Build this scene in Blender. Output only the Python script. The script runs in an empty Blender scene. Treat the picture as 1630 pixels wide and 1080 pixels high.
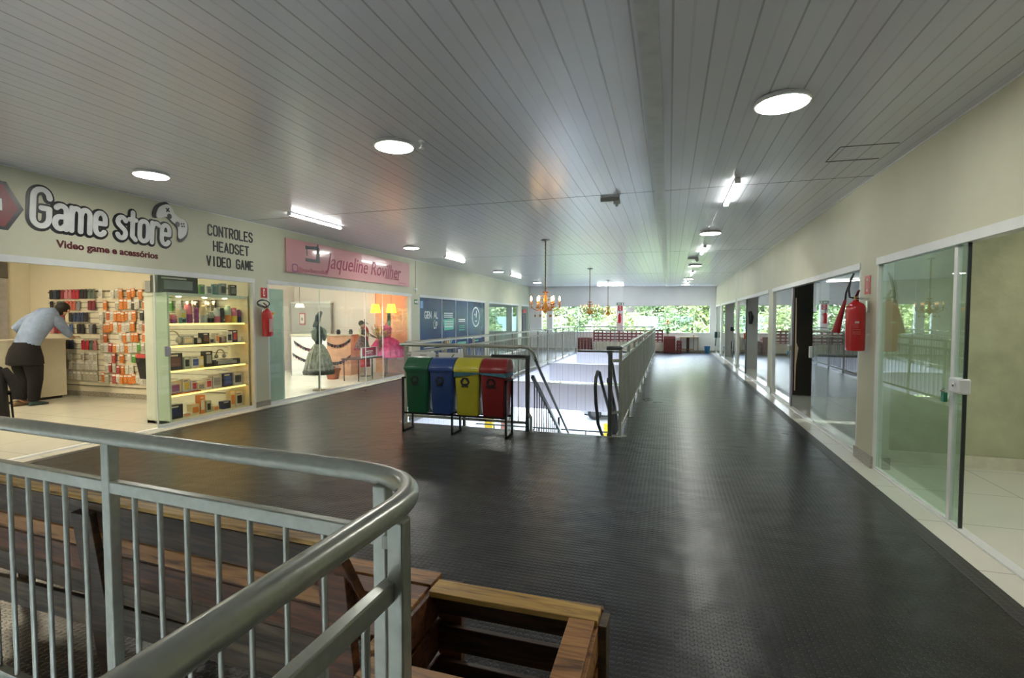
import bpy, bmesh, math, random
from math import sin, cos, pi, radians, sqrt
from mathutils import Vector, Matrix
random.seed(7)
S = bpy.context.scene
COL = S.collection
# ---------------------------------------------------------------- camera, sky, exposure
cam_d = bpy.data.cameras.new('camera'); cam = bpy.data.objects.new('camera', cam_d); COL.objects.link(cam)
cam_d.sensor_width = 36; cam_d.lens = 797 * 36 / 1630; cam_d.clip_start = 0.02; cam_d.clip_end = 500
yaw, pitch = 0.3042, -0.0402
cam.location = (0, 0, 1.5); cam.rotation_euler = (pi / 2 + pitch, 0, yaw)
S.camera = cam
S.view_settings.view_transform = 'Standard'; S.view_settings.look = 'None'
S.view_settings.gamma = 1.0; S.view_settings.exposure = 1.1
S.view_settings.use_curve_mapping = False
W = bpy.data.worlds.new('sky'); S.world = W; W.use_nodes = True
wn = W.node_tree.nodes; wl = W.node_tree.links; wn.clear()
wo = wn.new('ShaderNodeOutputWorld'); wb = wn.new('ShaderNodeBackground')
wtc = wn.new('ShaderNodeTexCoord'); wsep = wn.new('ShaderNodeSeparateXYZ'); wr = wn.new('ShaderNodeValToRGB')
wl.new(wtc.outputs['Generated'], wsep.inputs[0]); wl.new(wsep.outputs['Z'], wr.inputs[0])
wr.color_ramp.elements[0].position = 0.0; wr.color_ramp.elements[0].color = (0.9, 0.95, 1, 1)
wr.color_ramp.elements[1].position = 0.6; wr.color_ramp.elements[1].color = (0.55, 0.72, 1, 1)
wl.new(wr.outputs[0], wb.inputs['Color']); wb.inputs['Strength'].default_value = 9.0
wl.new(wb.outputs[0], wo.inputs[0])
sun_d = bpy.data.lights.new('sun', 'SUN'); sun = bpy.data.objects.new('sun', sun_d); COL.objects.link(sun)
sun_d.energy = 8.0; sun_d.angle = radians(3); sun_d.color = (1, 0.96, 0.88)
sun.rotation_euler = (radians(38), 0, radians(28))          # high from behind the hall, lights the trees
LAMP = 42.0       # round panels
TUBE = 15.0

# ---------------------------------------------------------------- constants of the hall
XL, XR = -6.6, 1.955
YB, YF = -4.0, 24.0
def zc(x): return 2.94 + (1.955 - x) * 0.0187                  # the ceiling rises a little to the left

# ---------------------------------------------------------------- materials
def nmat(name):
    m = bpy.data.materials.new(name); m.use_nodes = True
    n = m.node_tree.nodes; l = m.node_tree.links
    return m, n, l, n['Principled BSDF']
_mc = {}
def mat(name, c, rough=0.5, metal=0.0, noise=0.06, scale=8.0, bump=0.0, bscale=60.0, emit=None, es=0.0, trans=0.0, spec=None, stretch=None, coat=0.0):
    if name in _mc: return _mc[name]
    m, n, l, b = nmat(name)
    b.inputs['Roughness'].default_value = rough; b.inputs['Metallic'].default_value = metal
    if coat: b.inputs['Coat Weight'].default_value = coat
    tc = n.new('ShaderNodeTexCoord'); nz = n.new('ShaderNodeTexNoise'); nz.inputs['Scale'].default_value = scale
    nz.inputs['Detail'].default_value = 4
    src = tc.outputs['Object']
    if stretch:
        mp = n.new('ShaderNodeMapping'); mp.inputs['Scale'].default_value = stretch; l.new(src, mp.inputs[0]); src = mp.outputs[0]
    l.new(src, nz.inputs['Vector'])
    r = n.new('ShaderNodeValToRGB')
    lo = tuple(max(0, v * (1 - noise * 2)) for v in c[:3]) + (1,); hi = tuple(min(1, v * (1 + noise * 1.2)) for v in c[:3]) + (1,)
    r.color_ramp.elements[0].position = 0.3; r.color_ramp.elements[0].color = lo
    r.color_ramp.elements[1].position = 0.7; r.color_ramp.elements[1].color = hi
    l.new(nz.outputs['Fac'], r.inputs[0]); l.new(r.outputs[0], b.inputs['Base Color'])
    if bump:
        n2 = n.new('ShaderNodeTexNoise'); n2.inputs['Scale'].default_value = bscale; l.new(src, n2.inputs['Vector'])
        bp = n.new('ShaderNodeBump'); bp.inputs['Strength'].default_value = bump; bp.inputs['Distance'].default_value = 0.01
        l.new(n2.outputs['Fac'], bp.inputs['Height']); l.new(bp.outputs[0], b.inputs['Normal'])
    if emit:
        b.inputs['Emission Color'].default_value = (*emit, 1); b.inputs['Emission Strength'].default_value = es
    if trans: b.inputs['Transmission Weight'].default_value = trans
    if spec is not None: b.inputs['Specular IOR Level'].default_value = spec
    _mc[name] = m; return m
def M_(op, n, l, a, b=None, c=None):
    x = n.new('ShaderNodeMath'); x.operation = op
    for i, v in enumerate((a, b, c)):
        if v is None: continue
        if isinstance(v, (int, float)): x.inputs[i].default_value = v
        else: l.new(v, x.inputs[i])
    return x.outputs[0]

def glassmat(name, tint, ior=1.5, refl=(1, 1, 1)):
    m, n, l, b = nmat(name); n.remove(b); out = n['Material Output']
    t = n.new('ShaderNodeBsdfTransparent'); t.inputs[0].default_value = (*tint, 1)
    g = n.new('ShaderNodeBsdfGlossy'); g.inputs['Roughness'].default_value = 0.0; g.inputs['Color'].default_value = (*refl, 1)
    geo = n.new('ShaderNodeNewGeometry'); dt = n.new('ShaderNodeVectorMath'); dt.operation = 'DOT_PRODUCT'
    l.new(geo.outputs['Incoming'], dt.inputs[0]); l.new(geo.outputs['Normal'], dt.inputs[1])
    f0 = ((ior - 1) / (ior + 1)) ** 2
    cs = M_('ABSOLUTE', n, l, dt.outputs['Value']); sch = M_('ADD', n, l, M_('MULTIPLY', n, l, M_('POWER', n, l, M_('SUBTRACT', n, l, 1.0, cs), 5.0), 1 - f0), f0)
    # faint unevenness of the pane
    tc = n.new('ShaderNodeTexCoord'); nz = n.new('ShaderNodeTexNoise'); nz.inputs['Scale'].default_value = 1.3
    bp = n.new('ShaderNodeBump'); bp.inputs['Strength'].default_value = 0.02; bp.inputs['Distance'].default_value = 0.02
    l.new(tc.outputs['Object'], nz.inputs['Vector']); l.new(nz.outputs['Fac'], bp.inputs['Height']); l.new(bp.outputs[0], g.inputs['Normal'])
    mx = n.new('ShaderNodeMixShader'); l.new(sch, mx.inputs[0]); l.new(t.outputs[0], mx.inputs[1]); l.new(g.outputs[0], mx.inputs[2])
    l.new(mx.outputs[0], out.inputs['Surface']); return m
def rubber():
    m, n, l, b = nmat('black_rubber_studs')
    tc = n.new('ShaderNodeTexCoord'); sp = n.new('ShaderNodeSeparateXYZ'); l.new(tc.outputs['Object'], sp.inputs[0])
    X, Y = sp.outputs['X'], sp.outputs['Y']
    def cell(v, s): return M_('SUBTRACT', n, l, M_('FRACT', n, l, M_('DIVIDE', n, l, v, s)), 0.5)
    u, v = cell(X, 0.034), cell(Y, 0.034)
    r = M_('SQRT', n, l, M_('ADD', n, l, M_('MULTIPLY', n, l, u, u), M_('MULTIPLY', n, l, v, v)))
    mr = n.new('ShaderNodeMapRange'); mr.interpolation_type = 'SMOOTHSTEP'
    mr.inputs['From Min'].default_value = 0.40; mr.inputs['From Max'].default_value = 0.28
    l.new(r, mr.inputs['Value']); stud = mr.outputs[0]
    # seams between the mat rolls
    sy = M_('ABSOLUTE', n, l, cell(M_('ADD', n, l, Y, 0.2), 0.62)); sx = M_('ABSOLUTE', n, l, cell(M_('ADD', n, l, X, 0.3), 1.24))
    seam = M_('MAXIMUM', n, l, M_('GREATER_THAN', n, l, sy, 0.493), M_('GREATER_THAN', n, l, sx, 0.4965))
    nz = n.new('ShaderNodeTexNoise'); nz.inputs['Scale'].default_value = 3.2; nz.inputs['Detail'].default_value = 1
    mp = n.new('ShaderNodeMapping'); mp.inputs['Scale'].default_value = (1.3, 1.6, 1)
    l.new(tc.outputs['Object'], mp.inputs[0]); l.new(mp.outputs[0], nz.inputs['Vector'])
    h = M_('ADD', n, l, M_('MULTIPLY', n, l, stud, 0.003), M_('MULTIPLY', n, l, nz.outputs['Fac'], 0.010))
    h = M_('SUBTRACT', n, l, h, M_('MULTIPLY', n, l, seam, 0.002))
    bp = n.new('ShaderNodeBump'); bp.inputs['Distance'].default_value = 1.0; bp.inputs['Strength'].default_value = 1.0
    l.new(h, bp.inputs['Height']); l.new(bp.outputs[0], b.inputs['Normal'])
    n2 = n.new('ShaderNodeTexNoise'); n2.inputs['Scale'].default_value = 0.9; n2.inputs['Detail'].default_value = 6
    l.new(tc.outputs['Object'], n2.inputs['Vector'])
    cr = n.new('ShaderNodeValToRGB'); cr.color_ramp.elements[0].color = (0.007, 0.0075, 0.0085, 1); cr.color_ramp.elements[1].color = (0.018, 0.018, 0.019, 1)
    cr.color_ramp.elements[0].position = .3; cr.color_ramp.elements[1].position = .75
    l.new(n2.outputs['Fac'], cr.inputs[0])
    mx = n.new('ShaderNodeMix'); mx.data_type = 'RGBA'; l.new(seam, mx.inputs['Factor'])
    l.new(cr.outputs[0], mx.inputs['A']); mx.inputs['B'].default_value = (0.008, 0.008, 0.008, 1)
    l.new(mx.outputs['Result'], b.inputs['Base Color'])
    rr = n.new('ShaderNodeMapRange'); rr.inputs['To Min'].default_value = 0.25; rr.inputs['To Max'].default_value = 0.33
    l.new(n2.outputs['Fac'], rr.inputs['Value']); l.new(rr.outputs[0], b.inputs['Roughness'])
    b.inputs['Specular IOR Level'].default_value = 0.45
    return m
def border_mat():
    m, n, l, b = nmat('mat_border')
    tc = n.new('ShaderNodeTexCoord'); w = n.new('ShaderNodeTexBrick'); w.inputs['Scale'].default_value = 18; w.offset = 0
    w.inputs['Color1'].default_value = (0.025, 0.025, 0.026, 1); w.inputs['Color2'].default_value = (0.03, 0.03, 0.03, 1); w.inputs['Mortar'].default_value = (0.07, 0.07, 0.065, 1)
    w.inputs['Mortar Size'].default_value = 0.05; w.inputs['Brick Width'].default_value = .7; w.inputs['Row Height'].default_value = .7
    l.new(tc.outputs['Object'], w.inputs['Vector']); l.new(w.outputs[0], b.inputs['Base Color']); b.inputs['Roughness'].default_value = 0.45
    return m
def pvc(name, base, width, ribs=5, axis='X', rough=0.28, wave=0.004):
    m, n, l, b = nmat(name)
    tc = n.new('ShaderNodeTexCoord'); sp = n.new('ShaderNodeSeparateXYZ'); l.new(tc.outputs['Object'], sp.inputs[0]); X = sp.outputs[axis]
    u = M_('FRACT', n, l, M_('DIVIDE', n, l, X, width)); a = M_('ABSOLUTE', n, l, M_('SUBTRACT', n, l, u, 0.5))
    g = M_('GREATER_THAN', n, l, a, 0.475)                       # joint between two planks
    u2 = M_('ABSOLUTE', n, l, M_('SUBTRACT', n, l, M_('FRACT', n, l, M_('DIVIDE', n, l, X, width / ribs)), 0.5))
    g2 = M_('GREATER_THAN', n, l, u2, 0.43)
    nz = n.new('ShaderNodeTexNoise'); nz.inputs['Scale'].default_value = 1.5; mp = n.new('ShaderNodeMapping'); mp.inputs['Scale'].default_value = (2.2, 0.5, 1)
    l.new(tc.outputs['Object'], mp.inputs[0]); l.new(mp.outputs[0], nz.inputs['Vector'])
    h = M_('SUBTRACT', n, l, M_('MULTIPLY', n, l, nz.outputs['Fac'], wave), M_('ADD', n, l, M_('MULTIPLY', n, l, g, 0.003), M_('MULTIPLY', n, l, g2, 0.0007)))
    bp = n.new('ShaderNodeBump'); bp.inputs['Distance'].default_value = 1.0; bp.inputs['Strength'].default_value = 0.6
    l.new(h, bp.inputs['Height']); l.new(bp.outputs[0], b.inputs['Normal'])
    mx = n.new('ShaderNodeMix'); mx.data_type = 'RGBA'; l.new(M_('ADD', n, l, M_('MULTIPLY', n, l, g, 0.34), M_('MULTIPLY', n, l, g2, 0.12)), mx.inputs['Factor'])
    mx.inputs['A'].default_value = (*base, 1); mx.inputs['B'].default_value = (base[0] * .2, base[1] * .2, base[2] * .2, 1)
    l.new(mx.outputs['Result'], b.inputs['Base Color']); b.inputs['Roughness'].default_value = rough
    return m
def tilemat(name, base, size, grout, rough=0.18, var=0.03):
    m, n, l, b = nmat(name)
    tc = n.new('ShaderNodeTexCoord'); sp = n.new('ShaderNodeSeparateXYZ'); l.new(tc.outputs['Object'], sp.inputs[0])
    gs = []
    for ax in 'XY':
        u = M_('ABSOLUTE', n, l, M_('SUBTRACT', n, l, M_('FRACT', n, l, M_('DIVIDE', n, l, M_('ADD', n, l, sp.outputs[ax], .37), size)), 0.5))
        gs.append(M_('GREATER_THAN', n, l, u, 0.496))
    g = M_('MAXIMUM', n, l, gs[0], gs[1])
    nz = n.new('ShaderNodeTexNoise'); nz.inputs['Scale'].default_value = 2.5; nz.inputs['Detail'].default_value = 5; l.new(tc.outputs['Object'], nz.inputs['Vector'])
    cr = n.new('ShaderNodeValToRGB'); cr.color_ramp.elements[0].color = tuple(v * (1 - var * 2) for v in base) + (1,); cr.color_ramp.elements[1].color = tuple(min(1, v * (1 + var)) for v in base) + (1,)
    l.new(nz.outputs['Fac'], cr.inputs[0])
    mx = n.new('ShaderNodeMix'); mx.data_type = 'RGBA'; l.new(g, mx.inputs['Factor']); l.new(cr.outputs[0], mx.inputs['A']); mx.inputs['B'].default_value = (*grout, 1)
    l.new(mx.outputs['Result'], b.inputs['Base Color']); b.inputs['Roughness'].default_value = rough
    return m
def woodmat(name, c1, c2, c3=None):
    m, n, l, b = nmat(name)
    tc = n.new('ShaderNodeTexCoord'); mp = n.new('ShaderNodeMapping'); mp.inputs['Scale'].default_value = (1.2, 14, 14)
    oi = n.new('ShaderNodeObjectInfo'); ad = n.new('ShaderNodeVectorMath'); ad.operation = 'ADD'
    l.new(tc.outputs['Object'], ad.inputs[0]); l.new(oi.outputs['Random'], ad.inputs[1]); l.new(ad.outputs[0], mp.inputs[0])
    nz = n.new('ShaderNodeTexNoise'); nz.inputs['Scale'].default_value = 2.2; nz.inputs['Detail'].default_value = 8; nz.inputs['Distortion'].default_value = 1.2
    l.new(mp.outputs[0], nz.inputs['Vector'])
    cr = n.new('ShaderNodeValToRGB'); e = cr.color_ramp.elements
    e[0].position = 0.32; e[0].color = (*c1, 1); e[1].position = 0.68; e[1].color = (*c2, 1)
    if c3: x = e.new(0.5); x.color = (*c3, 1)
    l.new(nz.outputs['Fac'], cr.inputs[0]); l.new(cr.outputs[0], b.inputs['Base Color'])
    bp = n.new('ShaderNodeBump'); bp.inputs['Strength'].default_value = 0.5; bp.inputs['Distance'].default_value = 0.004; l.new(nz.outputs['Fac'], bp.inputs['Height']); l.new(bp.outputs[0], b.inputs['Normal'])
    b.inputs['Roughness'].default_value = 0.45
    return m

RUB = rubber(); BORD = border_mat()
CEIL = pvc('white_pvc_ceiling', (0.74, 0.75, 0.80), 0.2, 2, 'X', 0.23)
FASCIA = pvc('lilac_white_pvc_cladding', (0.62, 0.61, 0.70), 0.2, 2, 'X', 0.4, 0.0)
FASCIAY = pvc('lilac_white_pvc_cladding_side', (0.62, 0.61, 0.70), 0.2, 2, 'Y', 0.4, 0.0)
TILE = tilemat('cream_porcelain_tile', (0.71, 0.70, 0.61), 0.8, (0.3, 0.3, 0.25))
WALLM = mat('cream_wall_paint', (0.60, 0.595, 0.445), 0.55, noise=0.03, scale=1.5, bump=0.05)
WALLW = mat('white_wall_paint', (0.86, 0.87, 0.86), 0.55, noise=0.02, scale=1.5)
WALLG = mat('grey_wall_paint', (0.50, 0.51, 0.49), 0.6, noise=0.03, scale=1.5)
OLIVE = mat('olive_textured_plaster', (0.50, 0.52, 0.34), 0.7, noise=0.10, scale=3.0, bump=0.5, bscale=14)
PINKW = mat('pale_pink_wall_paint', (0.80, 0.73, 0.69), 0.55, noise=0.02, scale=1.5)
CREAMW = mat('warm_cream_paint', (0.80, 0.74, 0.58), 0.5, noise=0.02, scale=1.5)
ALU = mat('white_aluminium_frame', (0.74, 0.76, 0.74), 0.35, noise=0.02)
GRAN = mat('beige_granite', (0.36, 0.33, 0.27), 0.3, noise=0.25, scale=60)
SILV = mat('silver_grey_paint', (0.43, 0.445, 0.39), 0.27, 0.4, noise=0.05, scale=30, bump=0.04, bscale=90)
DSILV = mat('dark_grey_metal', (0.10, 0.11, 0.11), 0.35, 0.5, noise=0.08)
BLK = mat('black_metal', (0.012, 0.012, 0.014), 0.4, 0.3)
CHROME = mat('chrome', (0.75, 0.77, 0.78), 0.15, 1.0, noise=0.02)
GLASS = glassmat('clear_greenish_glass', (0.93, 0.975, 0.945), 1.6)
GLASSG = glassmat('green_tinted_glass', (0.80, 0.91, 0.84), 1.75)
GLASSW = glassmat('window_glass', (0.97, 0.99, 0.98), 1.3)
WHITE = mat('white_plastic', (0.78, 0.79, 0.78), 0.35, noise=0.02)
BLACKP = mat('black_plastic', (0.015, 0.015, 0.017), 0.35)
RED = mat('extinguisher_red', (0.50, 0.015, 0.02), 0.22, coat=0.6, noise=0.03)
SIGNR = mat('sign_red', (0.55, 0.03, 0.03), 0.4)
SIGNW = mat('sign_white', (0.82, 0.82, 0.78), 0.5, noise=0.01)
LITE = mat('lamp_diffuser', (1, 1, 1), 0.5, emit=(1, 0.985, 0.91), es=LAMP, noise=0)
TUBEM = mat('tube_diffuser', (1, 1, 1), 0.5, emit=(0.98, 1.0, 0.95), es=TUBE, noise=0)
WARM = mat('warm_led', (1, 0.8, 0.4), 0.5, emit=(1, 0.52, 0.09), es=2.3, noise=0)
SPOT = mat('warm_spot', (1, 0.9, 0.6), 0.5, emit=(1, 0.82, 0.45), es=30.0, noise=0)
W_YEL = woodmat('yellow_brown_wood', (0.16, 0.085, 0.022), (0.64, 0.40, 0.10), (0.48, 0.28, 0.065))
W_RED = woodmat('red_brown_wood', (0.035, 0.014, 0.006), (0.20, 0.072, 0.024), (0.12, 0.042, 0.015))
W_DRK = woodmat('dark_brown_wood', (0.014, 0.008, 0.004), (0.10, 0.05, 0.020), (0.05, 0.026, 0.011))
W_ORG = woodmat('orange_brown_wood', (0.12, 0.05, 0.016), (0.50, 0.25, 0.08), (0.36, 0.16, 0.045))
W_GRY = woodmat('grey_brown_wood', (0.03, 0.02, 0.012), (0.15, 0.10, 0.05))
PAINTWOOD = mat('dark_red_painted_wood', (0.20, 0.035, 0.03), 0.5, noise=0.12, scale=20)
TANW = mat('tan_wood', (0.42, 0.30, 0.16), 0.5, noise=0.12, scale=15)

# ---------------------------------------------------------------- mesh building
class MB:
    def __init__(s, o=(0, 0, 0)): s.v = []; s.f = []; s.m = []; s.o = Vector(o); s.k = 0
    def add(s, vs, fs):
        b = len(s.v); s.v += [Vector(v) for v in vs]; s.f += [tuple(i + b for i in f) for f in fs]; s.m += [s.k] * len(fs); return s
    def box(s, x0, x1, y0, y1, z0, z1):
        if x0 > x1: x0, x1 = x1, x0
        if y0 > y1: y0, y1 = y1, y0
        vs = [(x0, y0, z0), (x1, y0, z0), (x1, y1, z0), (x0, y1, z0), (x0, y0, z1), (x1, y0, z1), (x1, y1, z1), (x0, y1, z1)]
        return s.add(vs, [(0, 3, 2, 1), (4, 5, 6, 7), (0, 1, 5, 4), (1, 2, 6, 5), (2, 3, 7, 6), (3, 0, 4, 7)])
    def bar(s, a, b, w, h, up=(0, 0, 1)):                       # rectangular bar between two points
        a, b = Vector(a), Vector(b); d = (b - a).normalized(); u = Vector(up)
        if abs(d.dot(u)) > 0.98: u = Vector((0, 1, 0))
        r = d.cross(u).normalized(); u = r.cross(d).normalized()
        vs = []
        for p in (a, b):
            for i, j in ((-1, -1), (1, -1), (1, 1), (-1, 1)): vs.append(p + r * (w / 2 * i) + u * (h / 2 * j))
        return s.add(vs, [(0, 1, 2, 3), (7, 6, 5, 4), (0, 4, 5, 1), (1, 5, 6, 2), (2, 6, 7, 3), (3, 7, 4, 0)])
    def tube(s, pts, r, n=10, cap=True):
        pts = [Vector(p) for p in pts]; rs = r if isinstance(r, (list, tuple)) else [r] * len(pts)
        vs = []; prev = None
        for i, p in enumerate(pts):
            d = (pts[min(i + 1, len(pts) - 1)] - pts[max(i - 1, 0)]).normalized()
            if prev is None:
                u = Vector((0, 0, 1)) if abs(d.z) < 0.95 else Vector((1, 0, 0)); u = (u - d * u.dot(d)).normalized()
            else: u = (prev - d * prev.dot(d)).normalized()
            prev = u; w = d.cross(u)
            for k in range(n): a = 2 * pi * k / n; vs.append(p + (u * cos(a) + w * sin(a)) * rs[i])
        fs = []
        for i in range(len(pts) - 1):
            for k in range(n): fs.append((i * n + k, i * n + (k + 1) % n, (i + 1) * n + (k + 1) % n, (i + 1) * n + k))
        if cap: fs += [tuple(range(n))[::-1], tuple((len(pts) - 1) * n + k for k in range(n))]
        return s.add(vs, fs)
    def lathe(s, prof, c=(0, 0, 0), n=20, sx=1.0, sy=1.0):
        vs = []; fs = []; c = Vector(c)
        for r, z in prof:
            for k in range(n): a = 2 * pi * k / n; vs.append((c.x + r * cos(a) * sx, c.y + r * sin(a) * sy, c.z + z))
        for i in range(len(prof) - 1):
            for k in range(n): fs.append((i * n + k, i * n + (k + 1) % n, (i + 1) * n + (k + 1) % n, (i + 1) * n + k))
        fs += [tuple(range(n))[::-1], tuple((len(prof) - 1) * n + k for k in range(n))]
        return s.add(vs, fs)
    def prism(s, poly, a, b):                                   # poly: list of 3D points; extruded from offset a to offset b (vectors)
        a, b = Vector(a), Vector(b); n = len(poly); P = [Vector(p) for p in poly]
        vs = [p + a for p in P] + [p + b for p in P]
        fs = [tuple(range(n))[::-1], tuple(range(n, 2 * n))] + [(i, (i + 1) % n, n + (i + 1) % n, n + i) for i in range(n)]
        return s.add(vs, fs)
    def loft(s, rings, cap=True):
        n = len(rings[0]); vs = [p for r in rings for p in r]; fs = []
        for i in range(len(rings) - 1):
            for k in range(n): fs.append((i * n + k, i * n + (k + 1) % n, (i + 1) * n + (k + 1) % n, (i + 1) * n + k))
        if cap: fs += [tuple(range(n))[::-1], tuple((len(rings) - 1) * n + k for k in range(n))]
        return s.add(vs, fs)
    def ball(s, c, r, n=10, sz=1.0):
        prof = [(max(1e-4, r * sin(pi * i / n)), -r * cos(pi * i / n) * sz) for i in range(n + 1)]
        return s.lathe(prof, c, n * 2)
    def xf(s, M):
        s.v = [M @ v for v in s.v]; return s
    def mesh(s, name, mats, smooth=False):
        me = bpy.data.meshes.new(name); me.from_pydata([tuple(v - s.o) for v in s.v], [], s.f)
        if not isinstance(mats, (list, tuple)): mats = [mats]
        for m in mats: me.materials.append(m)
        me.polygons.foreach_set('material_index', s.m)
        bm = bmesh.new(); bm.from_mesh(me); bmesh.ops.recalc_face_normals(bm, faces=bm.faces); bm.to_mesh(me); bm.free()
        if smooth:
            me.polygons.foreach_set('use_smooth', [True] * len(me.polygons))
            me.set_sharp_from_angle(angle=radians(40))
        me.update(); return me
    def build(s, name, mats, parent=None, smooth=False, bevel=0, kind=None, label=None):
        o = bpy.data.objects.new(name, s.mesh(name, mats, smooth)); COL.objects.link(o)
        if parent is not None: o.parent = parent
        else: o.location = s.o
        if bevel:
            md = o.modifiers.new('bevel', 'BEVEL'); md.width = bevel; md.segments = 2; md.limit_method = 'ANGLE'
        if kind: o['kind'] = kind
        if label: o['label'] = label
        return o
def thing(name, label, cat, loc=(0, 0, 0), rz=0, group=None):
    o = bpy.data.objects.new(name, None); COL.objects.link(o); o.location = loc; o.rotation_euler = (0, 0, rz)
    o.empty_display_size = 0.1; o['label'] = label; o['category'] = cat
    if group: o['group'] = group
    return o
def tag(o, label, cat, group=None, kind=None):
    o['label'] = label; o['category'] = cat
    if group: o['group'] = group
    if kind: o['kind'] = kind
    return o
def dup(root, loc=None, label=None, rz=None, group=None):
    def rec(o, par):
        c = o.copy(); COL.objects.link(c); c.parent = par
        for ch in [x for x in bpy.data.objects if x.parent == o]: rec(ch, c)
        return c
    r = rec(root, None)
    if loc is not None: r.location = loc
    if rz is not None: r.rotation_euler = (0, 0, rz)
    if label: r['label'] = label
    if group: r['group'] = group
    return r
_font = {}
def text_mb(txt, size, xs=1.0, bold=0.0, shear=0.0, depth=0.002, align='CENTER', spacing=1.0):
    """flat lettering as (verts, faces) in local xy, z = thickness"""
    cu = bpy.data.curves.new('t', 'FONT'); cu.body = txt; cu.size = size; cu.offset = bold; cu.shear = shear; cu.extrude = depth / 2
    cu.align_x = align; cu.align_y = 'CENTER'; cu.space_character = spacing; cu.resolution_u = 3
    o = bpy.data.objects.new('t', cu); COL.objects.link(o); bpy.context.view_layer.update()
    me = bpy.data.meshes.new_from_object(o.evaluated_get(bpy.context.evaluated_depsgraph_get()))
    vs = [Vector((v.co.x * xs, v.co.y, v.co.z)) for v in me.vertices]; fs = [tuple(p.vertices) for p in me.polygons]
    bpy.data.objects.remove(o); bpy.data.curves.remove(cu); bpy.data.meshes.remove(me)
    return vs, fs
ML = Matrix(((0, 0, 1, 0), (1, 0, 0, 0), (0, 1, 0, 0), (0, 0, 0, 1)))     # text x -> +Y, y -> Z, normal +X (left wall)
MR = Matrix(((0, 0, -1, 0), (-1, 0, 0, 0), (0, 1, 0, 0), (0, 0, 0, 1)))   # right wall, normal -X
MF = Matrix(((1, 0, 0, 0), (0, 0, -1, 0), (0, 1, 0, 0), (0, 0, 0, 1)))    # facing -Y
def wtext(name, txt, size, pos, mat_, parent=None, mtx=ML, o=(0, 0, 0), **k):
    vs, fs = text_mb(txt, size, **k); mb = MB(o); P = Vector(pos)
    mb.add([(mtx @ v) + P for v in vs], fs)
    return mb.build(name, mat_, parent)
def flat(mb, pts, mtx, pos, d0, d1):
    P = Vector(pos); q = [(mtx @ Vector((x, y, 0))) + P for x, y in pts]; nrm = (mtx.to_3x3() @ Vector((0, 0, 1)))
    return mb.prism(q, nrm * d0, nrm * d1)
def struct(mb, name, m, parent=None, **k):
    o = mb.build(name, m, parent, **k)
    if parent is None: o['kind'] = 'structure'
    return o

# ================================================================ THE SETTING
# voids: stair void in front (x -3.6..-0.6, y 6.4..22.5) and the one behind the near railing (x < -0.62, y < 1.1)
VX0, VX1, VY0, VY1 = -3.85, -0.62, 6.42, 22.45
VL0, VL1 = -3.65, -3.97                                         # left edge of the opening, near and far end
mb = MB(); z0 = -0.05
mb.box(-6.3, 1.66, 1.15, VY0, z0, 0); mb.prism([(-6.3, VY0, z0), (VL0, VY0, z0), (VL1, VY1, z0), (-6.3, VY1, z0)], (0, 0, 0), (0, 0, -z0)); mb.box(VX1, 1.66, VY0, VY1, z0, 0)
mb.box(-6.3, 1.66, VY1, YF, z0, 0); mb.box(-0.62, 1.66, YB, 1.15, z0, 0)
# the near-left wedge between the slanted rail line and the void
struct(mb, 'floor', RUB)
mb = MB(); mb.box(1.66, 1.775, YB, YF, z0, 0.002); mb.box(-6.42, -6.3, YB, YF, z0, 0.002); struct(mb, 'floor_mat_border', BORD)
mb = MB(); mb.box(1.775, 6.5, YB, YF, z0, 0.0); mb.box(-12.6, -6.42, YB, YF, z0, 0.0); struct(mb, 'floor_tiles', TILE)
mb = MB(); mb.prism([(-12.6, VY0, -.6), (VL0 - .03, VY0, -.6), (VL1 - .03, VY1, -.6), (-12.6, VY1, -.6)], (0, 0, 0), (0, 0, .6 + z0 - .001)); mb.box(VX1, 6.5, VY0, VY1, -0.6, z0 - .001); mb.box(-12.6, 6.5, VY1, YF, -0.6, z0 - .001)
mb.box(-12.6, 6.5, 1.15, VY0, -0.6, z0 - .001); mb.box(-0.62, 6.5, YB, 1.15, -0.6, z0 - .001)
struct(mb, 'floor_slab', WALLW)
# cladding round the void, beams across it
mb = MB(); mb.prism([(VL0 - .03, VY0, -.62), (VL0, VY0, -.62), (VL1, VY1, -.62), (VL1 - .03, VY1, -.62)], (0, 0, 0), (0, 0, .618)); mb.box(VX1 - .02, VX1, VY0, VY1, -0.62, -0.001); struct(mb, 'trim_1', FASCIAY)
mb = MB(); mb.box(VL1, VX1, VY1 - .02, VY1, -0.62, -0.001); mb.box(VL0, VX1, VY0, VY0 + .01, -0.62, -0.001); struct(mb, 'trim_2', FASCIA)
mb = MB(); mb.box(-3.75, VX1 - .02, 11.3, 11.55, -0.6, -0.002); struct(mb, 'beam_near', FASCIA)
mb = MB(); mb.box(-3.85, VX1 - .02, 16.5, 16.75, -0.6, -0.002); struct(mb, 'beam_far', FASCIA)
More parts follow.
